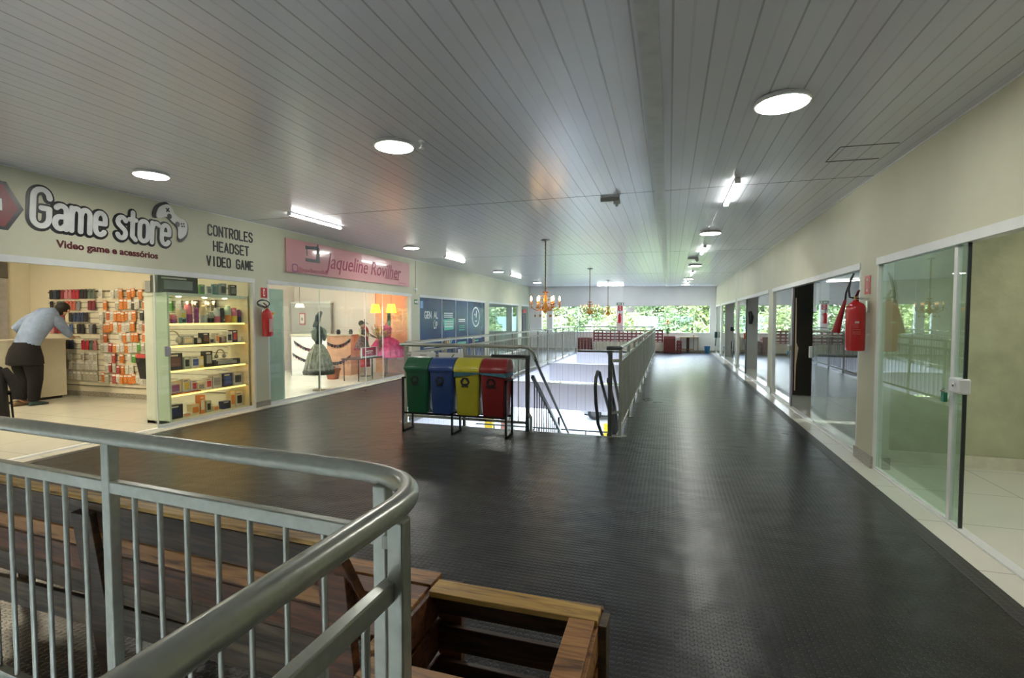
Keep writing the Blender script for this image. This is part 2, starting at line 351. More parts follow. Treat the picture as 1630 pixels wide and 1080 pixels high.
# ceiling
mb = MB(); xs = (XR + .1, XL - .1)
mb.add([(x, y, zc(x) + dz) for dz in (0, .05) for x in xs for y in (YB, YF + .1)], [(0, 1, 3, 2), (4, 6, 7, 5), (0, 4, 5, 1), (2, 3, 7, 6), (0, 2, 6, 4), (1, 5, 7, 3)])
struct(mb, 'ceiling', CEIL)
GROOVE = mat('dark_joint', (0.10, 0.10, 0.10), 0.6)
mb = MB()
def ceil_strip(mb, x0, y0, x1, y1, w, t=0.004):
    mb.bar((x0, y0, zc(x0) - t / 2), (x1, y1, zc(x1) - t / 2), w, t)
for y in (6.25, 11.75, 17.2, 22.6): ceil_strip(mb, XL, y + .3, XR, y - .3, 0.007, .002)
ceil_strip(mb, 1.36, 4.92, 1.78, 4.92, .01); ceil_strip(mb, 1.36, 5.34, 1.78, 5.34, .014); ceil_strip(mb, 1.36, 4.92, 1.36, 5.34, .008)
struct(mb, 'ceiling_joints', GROOVE)
mb = MB(); ceil_strip(mb, -0.12, YB, -0.12, YF, 0.11, 0.006); struct(mb, 'ceiling_cover_strip', mat('strip_grey', (0.60, 0.60, 0.60), 0.3))
# crown trim
mb = MB(); mb.box(XR - .008, XR, YB, YF, zc(XR) - .01, zc(XR)); struct(mb, 'trim_3', ALU)
mb = MB(); mb.box(XL, XL + .008, YB, YF, zc(XL) - .01, zc(XL)); struct(mb, 'trim_4', ALU)

HR, HL = 2.10, 2.17       # heads of the shop fronts
TH = 0.14
# right wall: header band and pillars
rp = [(-4.0, -1.2), (5.82, 6.27), (11.05, 11.45), (16.45, 16.8), (21.3, 21.7), (23.75, 24.0)]
mb = MB(); mb.box(XR, XR + TH, YB, YF, HR, 3.05)
for a, b in rp: mb.box(XR, XR + TH, a, b, 0, HR)
struct(mb, 'wall_right', WALLM)
lp = [(-4.0, -0.6), (6.70, 6.98), (12.03, 12.46), (17.66, 18.05), (22.0, 22.5), (23.8, 24.0)]
mb = MB(); mb.box(XL - TH, XL, YB, YF, HL, 3.2)
for a, b in lp: mb.box(XL - TH, XL, a, b, 0, HL)
struct(mb, 'wall_left', WALLM)
mb = MB()
for a, b in rp[1:]: mb.box(XR - .02, XR + TH + .01, a - .02, b + .02, 0.002, 0.12)
struct(mb, 'baseboard_right', GRAN)
mb = MB()
for a, b in lp[1:]: mb.box(XL + .015, XL - TH - .01, a - .015, b + .015, 0.002, 0.10)
struct(mb, 'baseboard_left', GRAN)
mb = MB(); mb.box(XL - .002, XL + .004, 12.25, 12.262, HL + .02, 3.08); struct(mb, 'trim_5', GROOVE)
# far wall with wide windows
mb = MB(); mb.box(XL - .2, XR + .1, YF, YF + .15, 0, 0.85)
mb.box(XL - .2, -6.0, YF, YF + .15, .85, 3.2); mb.box(-5.75, -5.45, YF, YF + .15, .85, 3.2)
mb.box(-2.36, -2.06, YF - .05, YF + .15, 0, 3.2); mb.box(1.73, 2.1, YF - .0, YF + .15, .85, 3.2)
struct(mb, 'wall_far', WALLW)
mb = MB(); mb.box(-6.0, -5.75, YF + .02, YF + .12, 2.12, 3.2); mb.box(-5.45, -2.36, YF + .02, YF + .12, 2.12, 3.2); mb.box(-2.06, 1.73, YF + .02, YF + .12, 2.12, 3.2); struct(mb, 'wall_far_upper', WALLW)
for i, (a, b, n) in enumerate(((-6.0, -5.75, 1), (-5.45, -2.36, 5), (-2.06, 1.73, 6))):
    mb = MB(); mb.box(a, b, YF + .04, YF + .10, .85, .88); mb.box(a, b, YF + .04, YF + .10, 2.09, 2.12)
    for k in range(n + 1): x = a + (b - a) * k / n; mb.box(max(a, x - .012), min(b, x + .012), YF + .05, YF + .09, .85, 2.12)
    w = struct(mb, 'window_%d' % (i + 1), ALU)
    g = MB(); g.box(a, b, YF + .065, YF + .073, .88, 2.09); g.build('glass_pane', GLASSW, w)
    g = MB(); g.box(a, b, YF - .04, YF + .04, .85, .87); g.build('window_sill', ALU, w)
mb = MB(); mb.box(-12.6, -6.8, YF, YF + .15, -.0, 3.2); mb.box(2.1, 6.5, YF, YF + .15, 0, 3.2); struct(mb, 'wall_far_shops', WALLW)
mb = MB(); mb.box(-12.6, 6.5, YB - .15, YB, -3.2, 3.3)
struct(mb, 'wall_back', WALLW)
mb = MB(); mb.box(XL - .1, XR + .1, YF - .01, YF - .001, 0.002, .08); struct(mb, 'baseboard_far', GRAN)

# shop rooms
def room(side, n, x_in, y0, y1, m, z=2.9, floor_dark=None):
    x0, x1 = (XR + TH, x_in) if side == 'R' else (XL - TH, x_in)
    mb = MB(); mb.box(x1, x1 + (.1 if side == 'R' else -.1), y0, y1, 0, z); struct(mb, 'wall_shop_back_%d' % n, m)
    mb = MB(); mb.box(x0, x1, y1 - .05, y1 + .05, 0, z); struct(mb, 'wall_shop_side_%d' % n, m)
    mb = MB(); mb.box(x0, x1, y0, y1, z, z + .05); struct(mb, 'ceiling_shop_%d' % n, WALLW)
room('R', 1, 6.3, YB, 6.22, OLIVE); room('R', 2, 6.3, 6.32, 11.2, WALLG); room('R', 3, 6.3, 11.3, 16.6, WALLG)
room('R', 4, 6.3, 16.7, 21.45, WALLG); room('R', 5, 6.3, 21.55, 23.95, WALLG)
room('L', 6, -12.4, YB, 6.85, CREAMW); room('L', 7, -10.6, 6.95, 12.3, PINKW); room('L', 8, -12.4, 12.4, 17.8, WALLW)
room('L', 9, -12.4, 17.9, 22.2, WALLG); room('L', 10, -12.4, 22.3, 23.95, WALLG)
mb = MB(); mb.box(XR + TH, 6.3, 6.14, 6.165, 0.001, .12); struct(mb, 'baseboard_olive_room', mat('cream_baseboard', (.66, .64, .50), .4))
mb = MB(); mb.box(-12.35, -9.1, 6.775, 6.795, 0.001, .09); struct(mb, 'baseboard_game_shop', GRAN)
mb = MB(); mb.box(XR + TH, 6.3, 16.52, 16.545, 0.001, .12); struct(mb, 'baseboard_grey_room', WALLG)
mb = MB(); mb.box(-12.4, -10.6, 6.86, 6.95, 0, 2.9); struct(mb, 'wall_shop_closing', CREAMW)

# shop fronts --------------------------------------------------
wn_ = [10]
def front(side, y0, y1, panes, glass=GLASS, name='window', head=None):
    """frame round y0..y1, panes = [(ya, yb, plane offset, stile list)]"""
    X = XR if side == 'R' else XL; s = 1 if side == 'R' else -1; H = head or (HR if side == 'R' else HL)
    wn_[0] += 1
    mb = MB(); mb.box(X - .012 * s, X + .07 * s, y0, y1, H - .07, H + .0); mb.box(X + .0 * s, X + .07 * s, y0, y0 + .03, 0.012, H - .07); mb.box(X, X + .07 * s, y1 - .03, y1, 0.012, H - .07)
    mb.box(X - .0 * s, X + .07 * s, y0, y1, 0.0005, .012)
    fr = struct(mb, '%s_%d' % (name, wn_[0]), ALU)
    for ya, yb, off, g in panes:
        m = MB(); x = X + off * s; m.box(x, x + .01 * s, ya, yb, .014, H - .06); p = m.build('glass_pane', g, fr)
        m = MB(); m.box(x - .003 * s, x + .013 * s, ya, yb, .013, .05); m.box(x - .003 * s, x + .013 * s, ya - .005, ya + .005, .05, H - .06); m.build('pane_edge', ALU, p)
    return fr
# right side
f = front('R', -1.2, 5.82, [(2.0, 3.6, .05, GLASSG)][:0])
d = MB(); d.box(XR + .02, XR + .03, 4.28, 5.78, .02, HR - .07)
door = struct(d, 'door_1', GLASSG)
m = MB(); m.box(XR + .012, XR + .04, 4.40, 4.445, .03, HR - .07); m.build('stile', ALU, door)
m = MB(); m.box(XR + .014, XR + .036, 4.272, 4.284, .02, HR - .07); m.build('edge_seal', mat('dark_seal', (.02, .03, .025), .4), door)
m = MB(); m.box(XR + .012, XR + .04, 4.28, 5.78, .008, .03); m.build('bottom_rail', ALU, door)
m = MB(); m.box(XR - .02, XR + .055, 4.26, 4.40, .97, 1.08); h = m.build('door_handle', mat('white_lock_case', (.72, .74, .74), .3), door, bevel=.012)
m = MB(); m.tube([(XR - .03, 4.43, .99), (XR - .05, 4.42, .975), (XR - .03, 4.40, .965)], .006, 8); m.lathe([(.006, 0), (.012, .01), (.012, .02), (.006, .03)], (XR - .03, 4.30, 1.02), 12); m.build('key', CHROME, h)
m = MB(); m.box(XR - .045, XR - .02, 4.395, 4.44, .895, .965); m.build('padlock', mat('green_padlock', (.02, .22, .12), .35), h, bevel=.004)
front('R', 6.27, 11.05, [(6.3, 8.1, .03, GLASS), (8.05, 8.2, .05, GLASS), (9.5, 11.02, .03, GLASS)][0:1] + [(9.5, 11.02, .03, GLASS)])
d = MB(); d.box(XR + .045, XR + .055, 7.55, 8.30, .02, HR - .07); door = struct(d, 'door_2', GLASS)
m = MB(); m.box(XR - .0, XR + .04, 8.24, 8.30, .93, 1.10); m.build('door_handle', ALU, door, bevel=.008)
d = MB(); d.box(XR + .02, XR + .045, 9.46, 9.56, .02, HR - .07); door = struct(d, 'door_3', mat('lilac_grey_stile', (.30, .27, .33), .4))
m = MB(); m.box(XR - .03, XR + .02, 9.40, 9.55, .95, 1.06); h = m.build('door_handle', CHROME, door, bevel=.01)
m = MB(); m.box(XR - .045, XR - .03, 9.44, 9.50, .90, .96); m.build('padlock', mat('blue_padlock', (.02, .25, .35), .35), h)
front('R', 11.45, 16.45, [(11.48, 12.95, .03, GLASS), (14.9, 16.42, .03, GLASS)])
d = MB(); d.box(XR + .02, XR + .05, 14.80, 14.90, .02, HR - .07); door = struct(d, 'door_4', mat('dark_door_stile', (.12, .12, .13), .4))
m = MB(); m.box(XR - .02, XR + .02, 14.83, 14.87, .95, 1.12); m.build('door_handle', mat('orange_tag', (.7, .2, .05), .4), door)
front('R', 16.8, 21.3, [(16.83, 17.5, .03, GLASS), (20.2, 21.27, .03, GLASS)])
front('R', 21.7, 23.75, [(21.73, 23.72, .03, GLASSG)])
# left side
front('L', -.6, 6.70, [(5.02, 6.67, .03, GLASS), (5.18, 5.22, .045, GLASS)][:1])
d = MB(); d.box(XL - .055, XL - .045, 5.0, 5.22, .02, HL - .07); door = struct(d, 'door_5', GLASS)
m = MB(); m.box(XL - .045, XL - .015, 5.14, 5.22, .98, 1.12); m.build('door_handle', mat('grey_lock', (.4, .4, .42), .3), door, bevel=.006)
FROST = mat('frosted_green_film', (.55, .66, .58), .35, noise=.02)
f = front('L', 6.98, 12.03, [(7.0, 8.37, .03, GLASS), (8.37, 9.9, .045, GLASS), (9.93, 10.68, .03, GLASS), (10.68, 12.0, .045, GLASS)])
def lit_open(y0, y1, z0, z1, m, n): mb = MB(); mb.box(XL - .035, XL - .045, y0, y1, z0, z1); return mb
m = MB(); m.box(XL - .09, XL - .10, 7.02, 7.45, .03, 2.03); m.build('frosted_panel', FROST, f, label='pale green frosted panel')
BLUE = mat('navy_blue_vinyl', (0.018, 0.055, 0.17), 0.25, noise=0.25, scale=.8)
f = front('L', 12.46, 17.66, [])
for i, (a, b) in enumerate(((12.49, 13.93), (13.96, 14.96), (14.99, 15.98), (16.03, 17.63))):
    m = MB(); m.box(XL - .02, XL - .03, a, b, .02, HL - .07); m.build('vinyl_panel', BLUE, f)
m = MB()
for y in (13.945, 14.975): m.box(XL - .012, XL - .03, y - .015, y + .015, .02, HL - .07)
m.build('stile', ALU, f)
front('L', 18.05, 22.0, [(18.08, 20.0, .03, GLASSG), (20.0, 21.97, .045, GLASSG)])
front('L', 22.5, 23.8, [(22.53, 23.77, .03, GLASSG)])
# sill tiles raised a touch under the left fronts
mb = MB(); mb.box(XL + .02, XL - .12, -.6, 23.9, -.001, .004); struct(mb, 'trim_6', SIGNW)

# ground floor, outside ground
mb = MB(); mb.box(-60, 60, -8, 110, -3.25, -3.2); struct(mb, 'ground', mat('pale_concrete', (.72, .72, .68), .7, noise=.08, scale=.4))
mb = MB(); mb.box(-60, 60, 46, 110, -3.2, -3.15); struct(mb, 'ground_grass', mat('grass_verge', (.22, .30, .08), .9, noise=.3, scale=2))
mb = MB(); mb.box(-12.5, -12.2, YB, YF, -3.2, -.6); struct(mb, 'wall_ground_left', WALLW)
for i, (x, y) in enumerate(((-7.0, 19.2), (2.6, 19.3), (-7.0, 11.0), (2.6, 11.0))):
    mb = MB((x, y, -3.2)); mb.box(x - .15, x + .15, y - .15, y + .15, -3.2, -.6); struct(mb, 'column_ground_%d' % (i + 1), WALLW)
    m = MB((x, y, -3.2)); m.box(x - .155, x + .155, y - .155, y + .155, -3.2, -1.9); m.build('yellow_band', mat('yellow_paint', (.85, .6, .03), .5), bpy.data.objects['column_ground_%d' % (i + 1)])

# ================================================================ THINGS
def P2(a, b, t): return Vector(a) + (Vector(b) - Vector(a)) * t
# ---------------- railings
def railing(name, label, p0, p1, n_bal, posts, h=1.13, base=0.0, skip_ends=(0.06, 0.06), top_ext=(0, 0), m=SILV, foot_dir=None, group=None, top_pts=None):
    p0 = Vector((*p0, base)); p1 = Vector((*p1, base)); o = p0; d = (p1 - p0); L = d.length; u = d / L; nrm = Vector((-u.y, u.x, 0))
    t = thing(name, label, 'railing', o, 0, group)
    Z = Vector((0, 0, 1))
    tp = top_pts or [p0 - u * top_ext[0] + Z * h, p1 + u * top_ext[1] + Z * h]
    mb = MB(o); mb.tube(tp, .026, 12); mb.build('handrail', m, t, smooth=True)
    mb = MB(o); mb.bar(p0 + Z * (h - .15), p1 + Z * (h - .15), .03, .04); mb.build('mid_rail', m, t, bevel=.003)
    mb = MB(o); mb.bar(p0 + Z * .11, p1 + Z * .11, .03, .035); mb.build('bottom_rail', m, t, bevel=.003)
    pm = MB(); pm.box(-.02, .02, -.02, .02, .0, h - .015); pme = pm.mesh('post', m)
    fm = MB()
    fm.box(-.05, .05, -.05, .05, 0.001, .008)
    fme = fm.mesh('foot_plate', m)
    ang = math.atan2(u.y, u.x)
    for q in posts:
        c = u * (q * L); po = bpy.data.objects.new('post', pme); COL.objects.link(po); po.parent = t; po.location = c; po.rotation_euler = (0, 0, ang)
        md = po.modifiers.new('b', 'BEVEL'); md.width = .003; md.segments = 2
        if foot_dir is not None:
            fo = bpy.data.objects.new('foot_plate', fme); COL.objects.link(fo); fo.parent = po; fo.location = (0, foot_dir * .035, 0)
    bm_ = MB(); bm_.tube([(0, 0, .12), (0, 0, h - .165)], .0085, 8, cap=False); bme = bm_.mesh('baluster', m, True)
    for k in range(n_bal):
        c = u * (skip_ends[0] + (L - skip_ends[0] - skip_ends[1]) * (k + .5) / n_bal)
        if any(abs(c.length - q * L) < .03 for q in posts): continue
        b = bpy.data.objects.new('baluster', bme); COL.objects.link(b); b.parent = t; b.location = c
    return t
railing('balcony_railing', 'long grey railing on the left side of the stair opening, facing the blue shop front', (-3.62, 6.42), (-3.93, 21.6), 92, [i / 11 for i in range(12)], h=1.15, foot_dir=1)
R = railing('balcony_railing', 'long grey railing on the right side of the stair opening, beside the wide rubber walkway', (-.585, 6.47), (-.585, 22.4), 98, [i / 12 for i in range(13)], h=1.13, foot_dir=-1)
railing('balcony_railing', 'far end railing of the opening, in front of the slatted red bench', (-3.93, 22.3), (-.6, 22.3), 22, [0, .5, 1], h=1.15)
hz = 1.11; zz = Vector((0, 0, 1))
tp = [(-3.7, 6.40, 1.13)] + [(-3.6 + 1.55 * k / 6, 6.40, 1.13) for k in range(1, 6)] + [(-1.98, 6.40, 1.12), (-1.88, 6.40, 1.13), (-1.80, 6.44, 1.11), (-1.76, 6.52, 1.05), (-1.75, 6.62, .96)]
railing('balcony_railing', 'short railing behind the four recycling bins at the head of the stairs', (-3.6, 6.40), (-1.80, 6.40), 14, [0, .5], h=1.13, foot_dir=-1, top_pts=tp)
st = thing('stair_gate_post', 'dark grey corner post where the railing behind the bins meets the stairs', 'post', (-1.79, 6.40, 0))
m = MB((-1.79, 6.40, 0)); m.box(-1.815, -1.765, 6.37, 6.43, 0.0, 1.02); m.build('post', DSILV, st, bevel=.003)
m = MB((-1.79, 6.40, 0)); m.box(-2.3, -1.815, 6.385, 6.415, .98, 1.02); m.build('top_bar', DSILV, st)
m = MB((-1.79, 6.40, 0)); m.bar((-1.72, 6.33, .0), (-1.72, 6.33, .2), .03, .03); m.bar((-1.72, 6.33, .19), (-1.78, 6.40, .24), .03, .03); m.build('bracket', SILV, st)

# ---------------- staircase going down ahead
SL = 3.2 / 5.1
st = thing('staircase', 'metal staircase going down through the opening to the bright ground floor', 'staircase', (-1.25, 6.42, 0)); o = (-1.25, 6.42, 0)
for x in (-1.76, -.74):
    m = MB(o); m.bar((x, 6.42, -.16), (x, 11.52, -.16 - 3.2 + .2), .04, .22); m.build('stringer', DSILV, st)
for k in range(17):
    m = MB(o); y = 6.45 + k * .3; z = -.188 * (k + 1); m.box(-1.74, -.76, y, y + .30, z - .03, z); m.build('tread', DSILV, st)
def stair_rail(label, x, sgn, top):
    t = thing('stair_railing', label, 'railing', (x, 6.45, 0)); oo = (x, 6.45, 0)
    m = MB(oo); m.tube(top + [(x, 11.3, 1.0 - (11.3 - 6.45) * SL)], .022, 10); m.build('handrail', DSILV, t, smooth=True)
    m = MB(oo); m.bar((x, 6.5, .72), (x, 11.3, .72 - 4.8 * SL), .04, .045); m.build('mid_rail', DSILV, t)
    m = MB(oo); m.bar((x, 6.5, .0), (x, 11.3, .0 - 4.8 * SL), .03, .035); m.build('bottom_rail', DSILV, t)
    for k in range(34):
        y = 6.6 + k * .138; zt = .72 - (y - 6.5) * SL; zb = -(y - 6.5) * SL
        m = MB(oo); m.tube([(x, y, zb), (x, y, zt)], .008, 6, False); m.build('baluster', DSILV, t)
    for y in (8.2, 9.9):
        m = MB(oo); m.bar((x, y, -(y - 6.45) * SL - .1), (x, y, .95 - (y - 6.45) * SL), .035, .035); m.build('post', DSILV, t)
stair_rail('sloping dark stair railing with thin balusters, just right of the red recycling bin', -1.75, 1, [(-1.75, 6.66, .93), (-1.75, 6.75, .86)])
stair_rail('sloping dark stair railing against the right side of the stair opening', -.74, -1, [(-.74, 6.5, 1.07), (-.74, 6.8, .95)])
t = thing('handrail_loop', 'dark looped handrail end standing inside the right side of the stair opening', 'handrail', (-.86, 6.9, 0)); oo = (-.86, 6.9, 0)
m = MB(oo); pts = [(-.88, 7.05, -.15), (-.90, 6.75, .08), (-.91, 6.60, .38), (-.915, 6.56, .60), (-.91, 6.58, .73), (-.90, 6.66, .80), (-.89, 6.76, .78), (-.885, 6.92, .64), (-.88, 7.6, .22), (-.88, 10.6, -1.68)]
m.tube(pts, .022, 10); m.build('pipe', DSILV, t, smooth=True)
st = thing('end_post', 'dark grey end post at the near right corner of the stair opening', 'post', (-.70, 6.40, 0)); oo = (-.7, 6.4, 0)
m = MB(oo); m.box(-.73, -.68, 6.37, 6.43, 0, 1.10); m.build('post', DSILV, st, bevel=.003)
m = MB(oo); m.tube([(-.75, 6.40, 1.13), (-.66, 6.40, 1.13), (-.60, 6.43, 1.13), (-.585, 6.48, 1.13)], .026, 12); m.build('corner_pipe', DSILV, st, smooth=True)
m = MB(oo); m.bar((-.73, 6.40, .30), (-.58, 6.42, .32), .03, .03); m.build('cross_bar', SILV, st)
m = MB(oo); m.bar((-.70, 6.40, .97), (-.585, 6.46, .97), .03, .04); m.build('upper_cross_bar', SILV, st)
m = MB(oo); m.box(-.73, -.56, 6.36, 6.48, .001, .012); m.build('foot_plate', SILV, st)

# ---------------- near railing, turning a rounded corner
A0 = Vector((-4.0, 1.33, 1.1)); A1 = Vector((-.80, 1.128, 1.1)); B0 = Vector((-.545, .90, 1.1)); B1 = Vector((-.575, -.75, 1.1))
oo = (-.55, 1.0, 0); t = thing('balcony_railing', 'large silver-grey railing turning a rounded corner in the near left foreground', 'railing', oo)
pts = [A0, P2(A0, A1, .5), A1]; c = Vector((-.545, 1.112, 1.1))
for k in range(1, 12):
    s = k / 12; q = A1 * (1 - s) ** 2 + c * 2 * s * (1 - s) + B0 * s * s; pts.append(q)
pts += [B0, P2(B0, B1, .5), B1]
m = MB(oo); m.tube(pts, .0265, 24); m.build('handrail', SILV, t, smooth=True)
ua = (A1 - A0).normalized(); ub = (B1 - B0).normalized()
def pa(x, z): tt = (x - A0.x) / (A1.x - A0.x); q = P2(A0, A1, tt); return Vector((q.x, q.y, z))
def pb(y, z): tt = (y - B0.y) / (B1.y - B0.y); q = P2(B0, B1, tt); return Vector((q.x, q.y, z))
m = MB(oo); m.bar(pa(-4, .935), pa(-.70, .935), .03, .042); m.build('mid_rail', SILV, t, bevel=.004)
m = MB(oo); m.bar(pb(.90, .94), pb(-.75, .94), .03, .042); m.build('mid_rail', SILV, t, bevel=.004)
m = MB(oo); m.bar(pa(-4, .10), pa(-.70, .10), .03, .042); m.build('bottom_rail', SILV, t, bevel=.003)
m = MB(oo); m.bar(pb(.90, .10), pb(-.75, .10), .03, .042); m.build('bottom_rail', SILV, t, bevel=.003)
for q in (pa(-3.02, 0), pa(-1.80, 0), Vector((-.684, 1.09, 0)), Vector((-.53, .905, 0)), pb(-.35, 0)):
    m = MB(oo); m.bar(q + Vector((0, 0, .0)), q + Vector((0, 0, 1.085)), .037, .037, up=(0, 1, 0)); po = m.build('post', SILV, t, bevel=.004)
    m = MB(oo); m.box(q.x - .05, q.x + .05, q.y - .05, q.y + .05, .001, .008); m.build('foot_plate', SILV, po)
m = MB(oo); m.bar(Vector((-.695, 1.10, .93)), Vector((-.60, 1.0, .985)), .012, .03); m.build('corner_brace', SILV, t)
m = MB(oo); m.bar(Vector((-.521, .905, .95)), Vector((-.521, .905, .88)), .010, .03); m.build('weld_plate', SILV, t)
bxs = [-2.278, -2.165, -2.055, -1.943, -1.679, -1.557, -1.434, -1.30, -1.169, -1.032, -.897] + [-2.40, -2.52, -2.64, -2.76, -2.88, -3.14, -3.26, -3.38, -3.5, -3.62, -3.74]
bm_ = MB(); bm_.tube([(0, 0, .115), (0, 0, .92)], .0085, 14, False); bme = bm_.mesh('baluster', SILV, True)
for x in bxs:
    b = bpy.data.objects.new('baluster', bme); COL.objects.link(b); b.parent = t; q = pa(x, 0); b.location = q - Vector(oo)
for k in range(12):
    y = .807 - k * .128
    if abs(y + .35) < .05: continue
    b = bpy.data.objects.new('baluster', bme); COL.objects.link(b); b.parent = t; b.location = pb(y, 0) - Vector(oo)

# ---------------- pallet-wood bench and planter
def plank(o, a, b, w, h, m, t, name='plank', up=(0, 0, 1), label=None):
    mb = MB(o); mb.bar(a, b, w, h, up)
    # slightly uneven edge
    random.seed(int(abs(a[0] * 977 + a[2] * 331 + b[1] * 71)) + 3)
    for i, v in enumerate(mb.v): mb.v[i] = v + Vector((random.uniform(-.003, .003), random.uniform(-.002, .002), random.uniform(-.002, .002)))
    ob = mb.build(name, m, t, bevel=.003)
    if label: ob['label'] = label
    return ob
oo = (-2.1, 1.3, 0); t = thing('wooden_bench', 'long rustic pallet-wood bench behind the near railing, back turned to the camera', 'bench', oo)
def by(x, z): return 1.262 - (x + .9) * .055 + (.8 - z) * .16           # the back rest leans
woods = [W_RED, W_YEL, W_RED, W_DRK]
zs = [(.80, .675), (.668, .60), (.592, .485), (.475, .375)]
for (zt, zb), w in zip(zs, (W_DRK, W_ORG, W_RED, W_GRY)):
    zm = (zt + zb) / 2
    plank(oo, (-3.6, by(-3.6, zm), zm), (-.93, by(-.93, zm), zm), zt - zb, .024, w, t, 'back_board', up=(0, 1, 0.15))
plank(oo, (-3.6, by(-3.6, .8) + .012, .808), (-.93, by(-.93, .8) + .012, .808), .05, .014, W_YEL, t, 'top_board')
plank(oo, (-3.6, 1.42, .31), (-.95, 1.36, .31), .022, .11, W_GRY, t, 'rear_rail')
for x in (-3.4, -2.13, -.955):
    plank(oo, (x, by(x, .0) - .05, 0.002), (x, by(x, .74) - .028, .76), .032, .10, W_DRK if x < -1 else W_RED, t, 'back_post', up=(1, 0, 0))
plank(oo, (-.915, 1.215, .80), (-.915, 1.33, .60), .03, .05, W_RED, t, 'end_cap', up=(1, 0, 0))
for k, (y0, w) in enumerate(((1.80, W_ORG), (1.685, W_RED), (1.57, W_ORG), (1.455, W_RED))):
    plank(oo, (-3.6, y0 + .02, .438), (-.885, y0, .438), .10, .024, w, t, 'seat_board')
plank(oo, (-3.6, 1.83, .36), (-.89, 1.82, .36), .024, .10, W_RED, t, 'front_rail')
for x in (-3.4, -2.1, -.98):
    plank(oo, (x, 1.80, .002), (x, 1.80, .42), .04, .08, W_DRK, t, 'leg', up=(1, 0, 0))
oo = (-.54, 1.52, 0); t = thing('wooden_planter', 'open pallet-wood planter box at the right end of the bench in the foreground', 'planter', oo)
x0, x1, y0, y1 = -.87, -.235, 1.24, 1.80
plank(oo, (x0, y1 - .05, .442), (x1 + .01, y1 - .045, .442), .10, .022, W_YEL, t, 'rim_board', label='yellow far rim board')
plank(oo, (x1 - .043, y0, .441), (x1 - .043, y1 - .10, .441), .088, .022, W_ORG, t, 'rim_board', label='brown right rim board')
plank(oo, (x0, y0 + .03, .442), (x1 - .09, y0 + .03, .442), .09, .022, W_ORG, t, 'rim_board')
for zt in (.425, .28, .135):
    zm = zt - .05
    plank(oo, (x0, y1 - .012, zm), (x1, y1 - .012, zm), .10, .022, W_DRK, t, 'wall_board', up=(0, 1, 0))
    plank(oo, (x0, y0, zm), (x1, y0, zm), .10, .022, W_DRK, t, 'wall_board', up=(0, 1, 0))
    plank(oo, (x1, y0, zm), (x1, y1, zm), .10, .022, W_ORG, t, 'wall_board', up=(1, 0, 0))
    plank(oo, (x0 - .005, y0, zm), (x0 - .005, y1, zm), .125, .022, W_RED, t, 'wall_board', up=(1, 0, 0))
plank(oo, (x0 + .04, y1 + .022, .002), (x0 + .04, y1 + .022, .435), .10, .03, W_RED, t, 'corner_post', up=(0, 1, 0))
plank(oo, (x1 - .035, y1 + .022, .002), (x1 - .035, y1 + .022, .435), .10, .03, W_RED, t, 'corner_post', up=(0, 1, 0))
plank(oo, (x1 + .027, y1 - .04, .002), (x1 + .027, y1 - .04, .43), .09, .028, W_GRY, t, 'corner_post', up=(1, 0, 0))
plank(oo, (x1 + .027, y0 + .05, .002), (x1 + .027, y0 + .05, .43), .09, .028, W_GRY, t, 'corner_post', up=(1, 0, 0))
plank(oo, (x0 - .03, y1 - .10, .438), (x0 - .03, y0 + .1, .438), .035, .02, W_ORG, t, 'side_strip')

# ---------------- recycling bins on their stand
oo = (-2.66, 5.93, 0); t = thing('bin_stand', 'black metal stand carrying the four coloured recycling bins', 'stand', oo)
for x in (-3.37, -2.66, -1.93):
    top = .73 if x in (-3.37, -1.93) else .28
    m = MB(oo); w = .024
    m.box(x - w / 2, x + w / 2, 5.88, 5.88 + w, .0, top); m.box(x - w / 2, x + w / 2, 6.14, 6.14 + w, 0, top)
    m.box(x - w / 2, x + w / 2, 5.88, 6.164, 0, w); m.box(x - w / 2, x + w / 2, 5.88, 6.164, top - w, top)
    m.build('leg_frame', BLK, t)
for y in (5.92, 6.11):
    m = MB(oo); m.box(-3.37, -1.93, y, y + .024, .235, .26); m.build('cross_bar', BLK, t)
def rring(cx, cy, w, d, z, r=.03, n=4):
    pts = []
    for (sx, sy, a0) in ((1, 1, 0), (-1, 1, 90), (-1, -1, 180), (1, -1, 270)):
        for k in range(n + 1):
            a = radians(a0 + 90 * k / n); pts.append((cx + sx * (w / 2 - r) + r * cos(a), cy + sy * (d / 2 - r) + r * sin(a), z))
    return pts
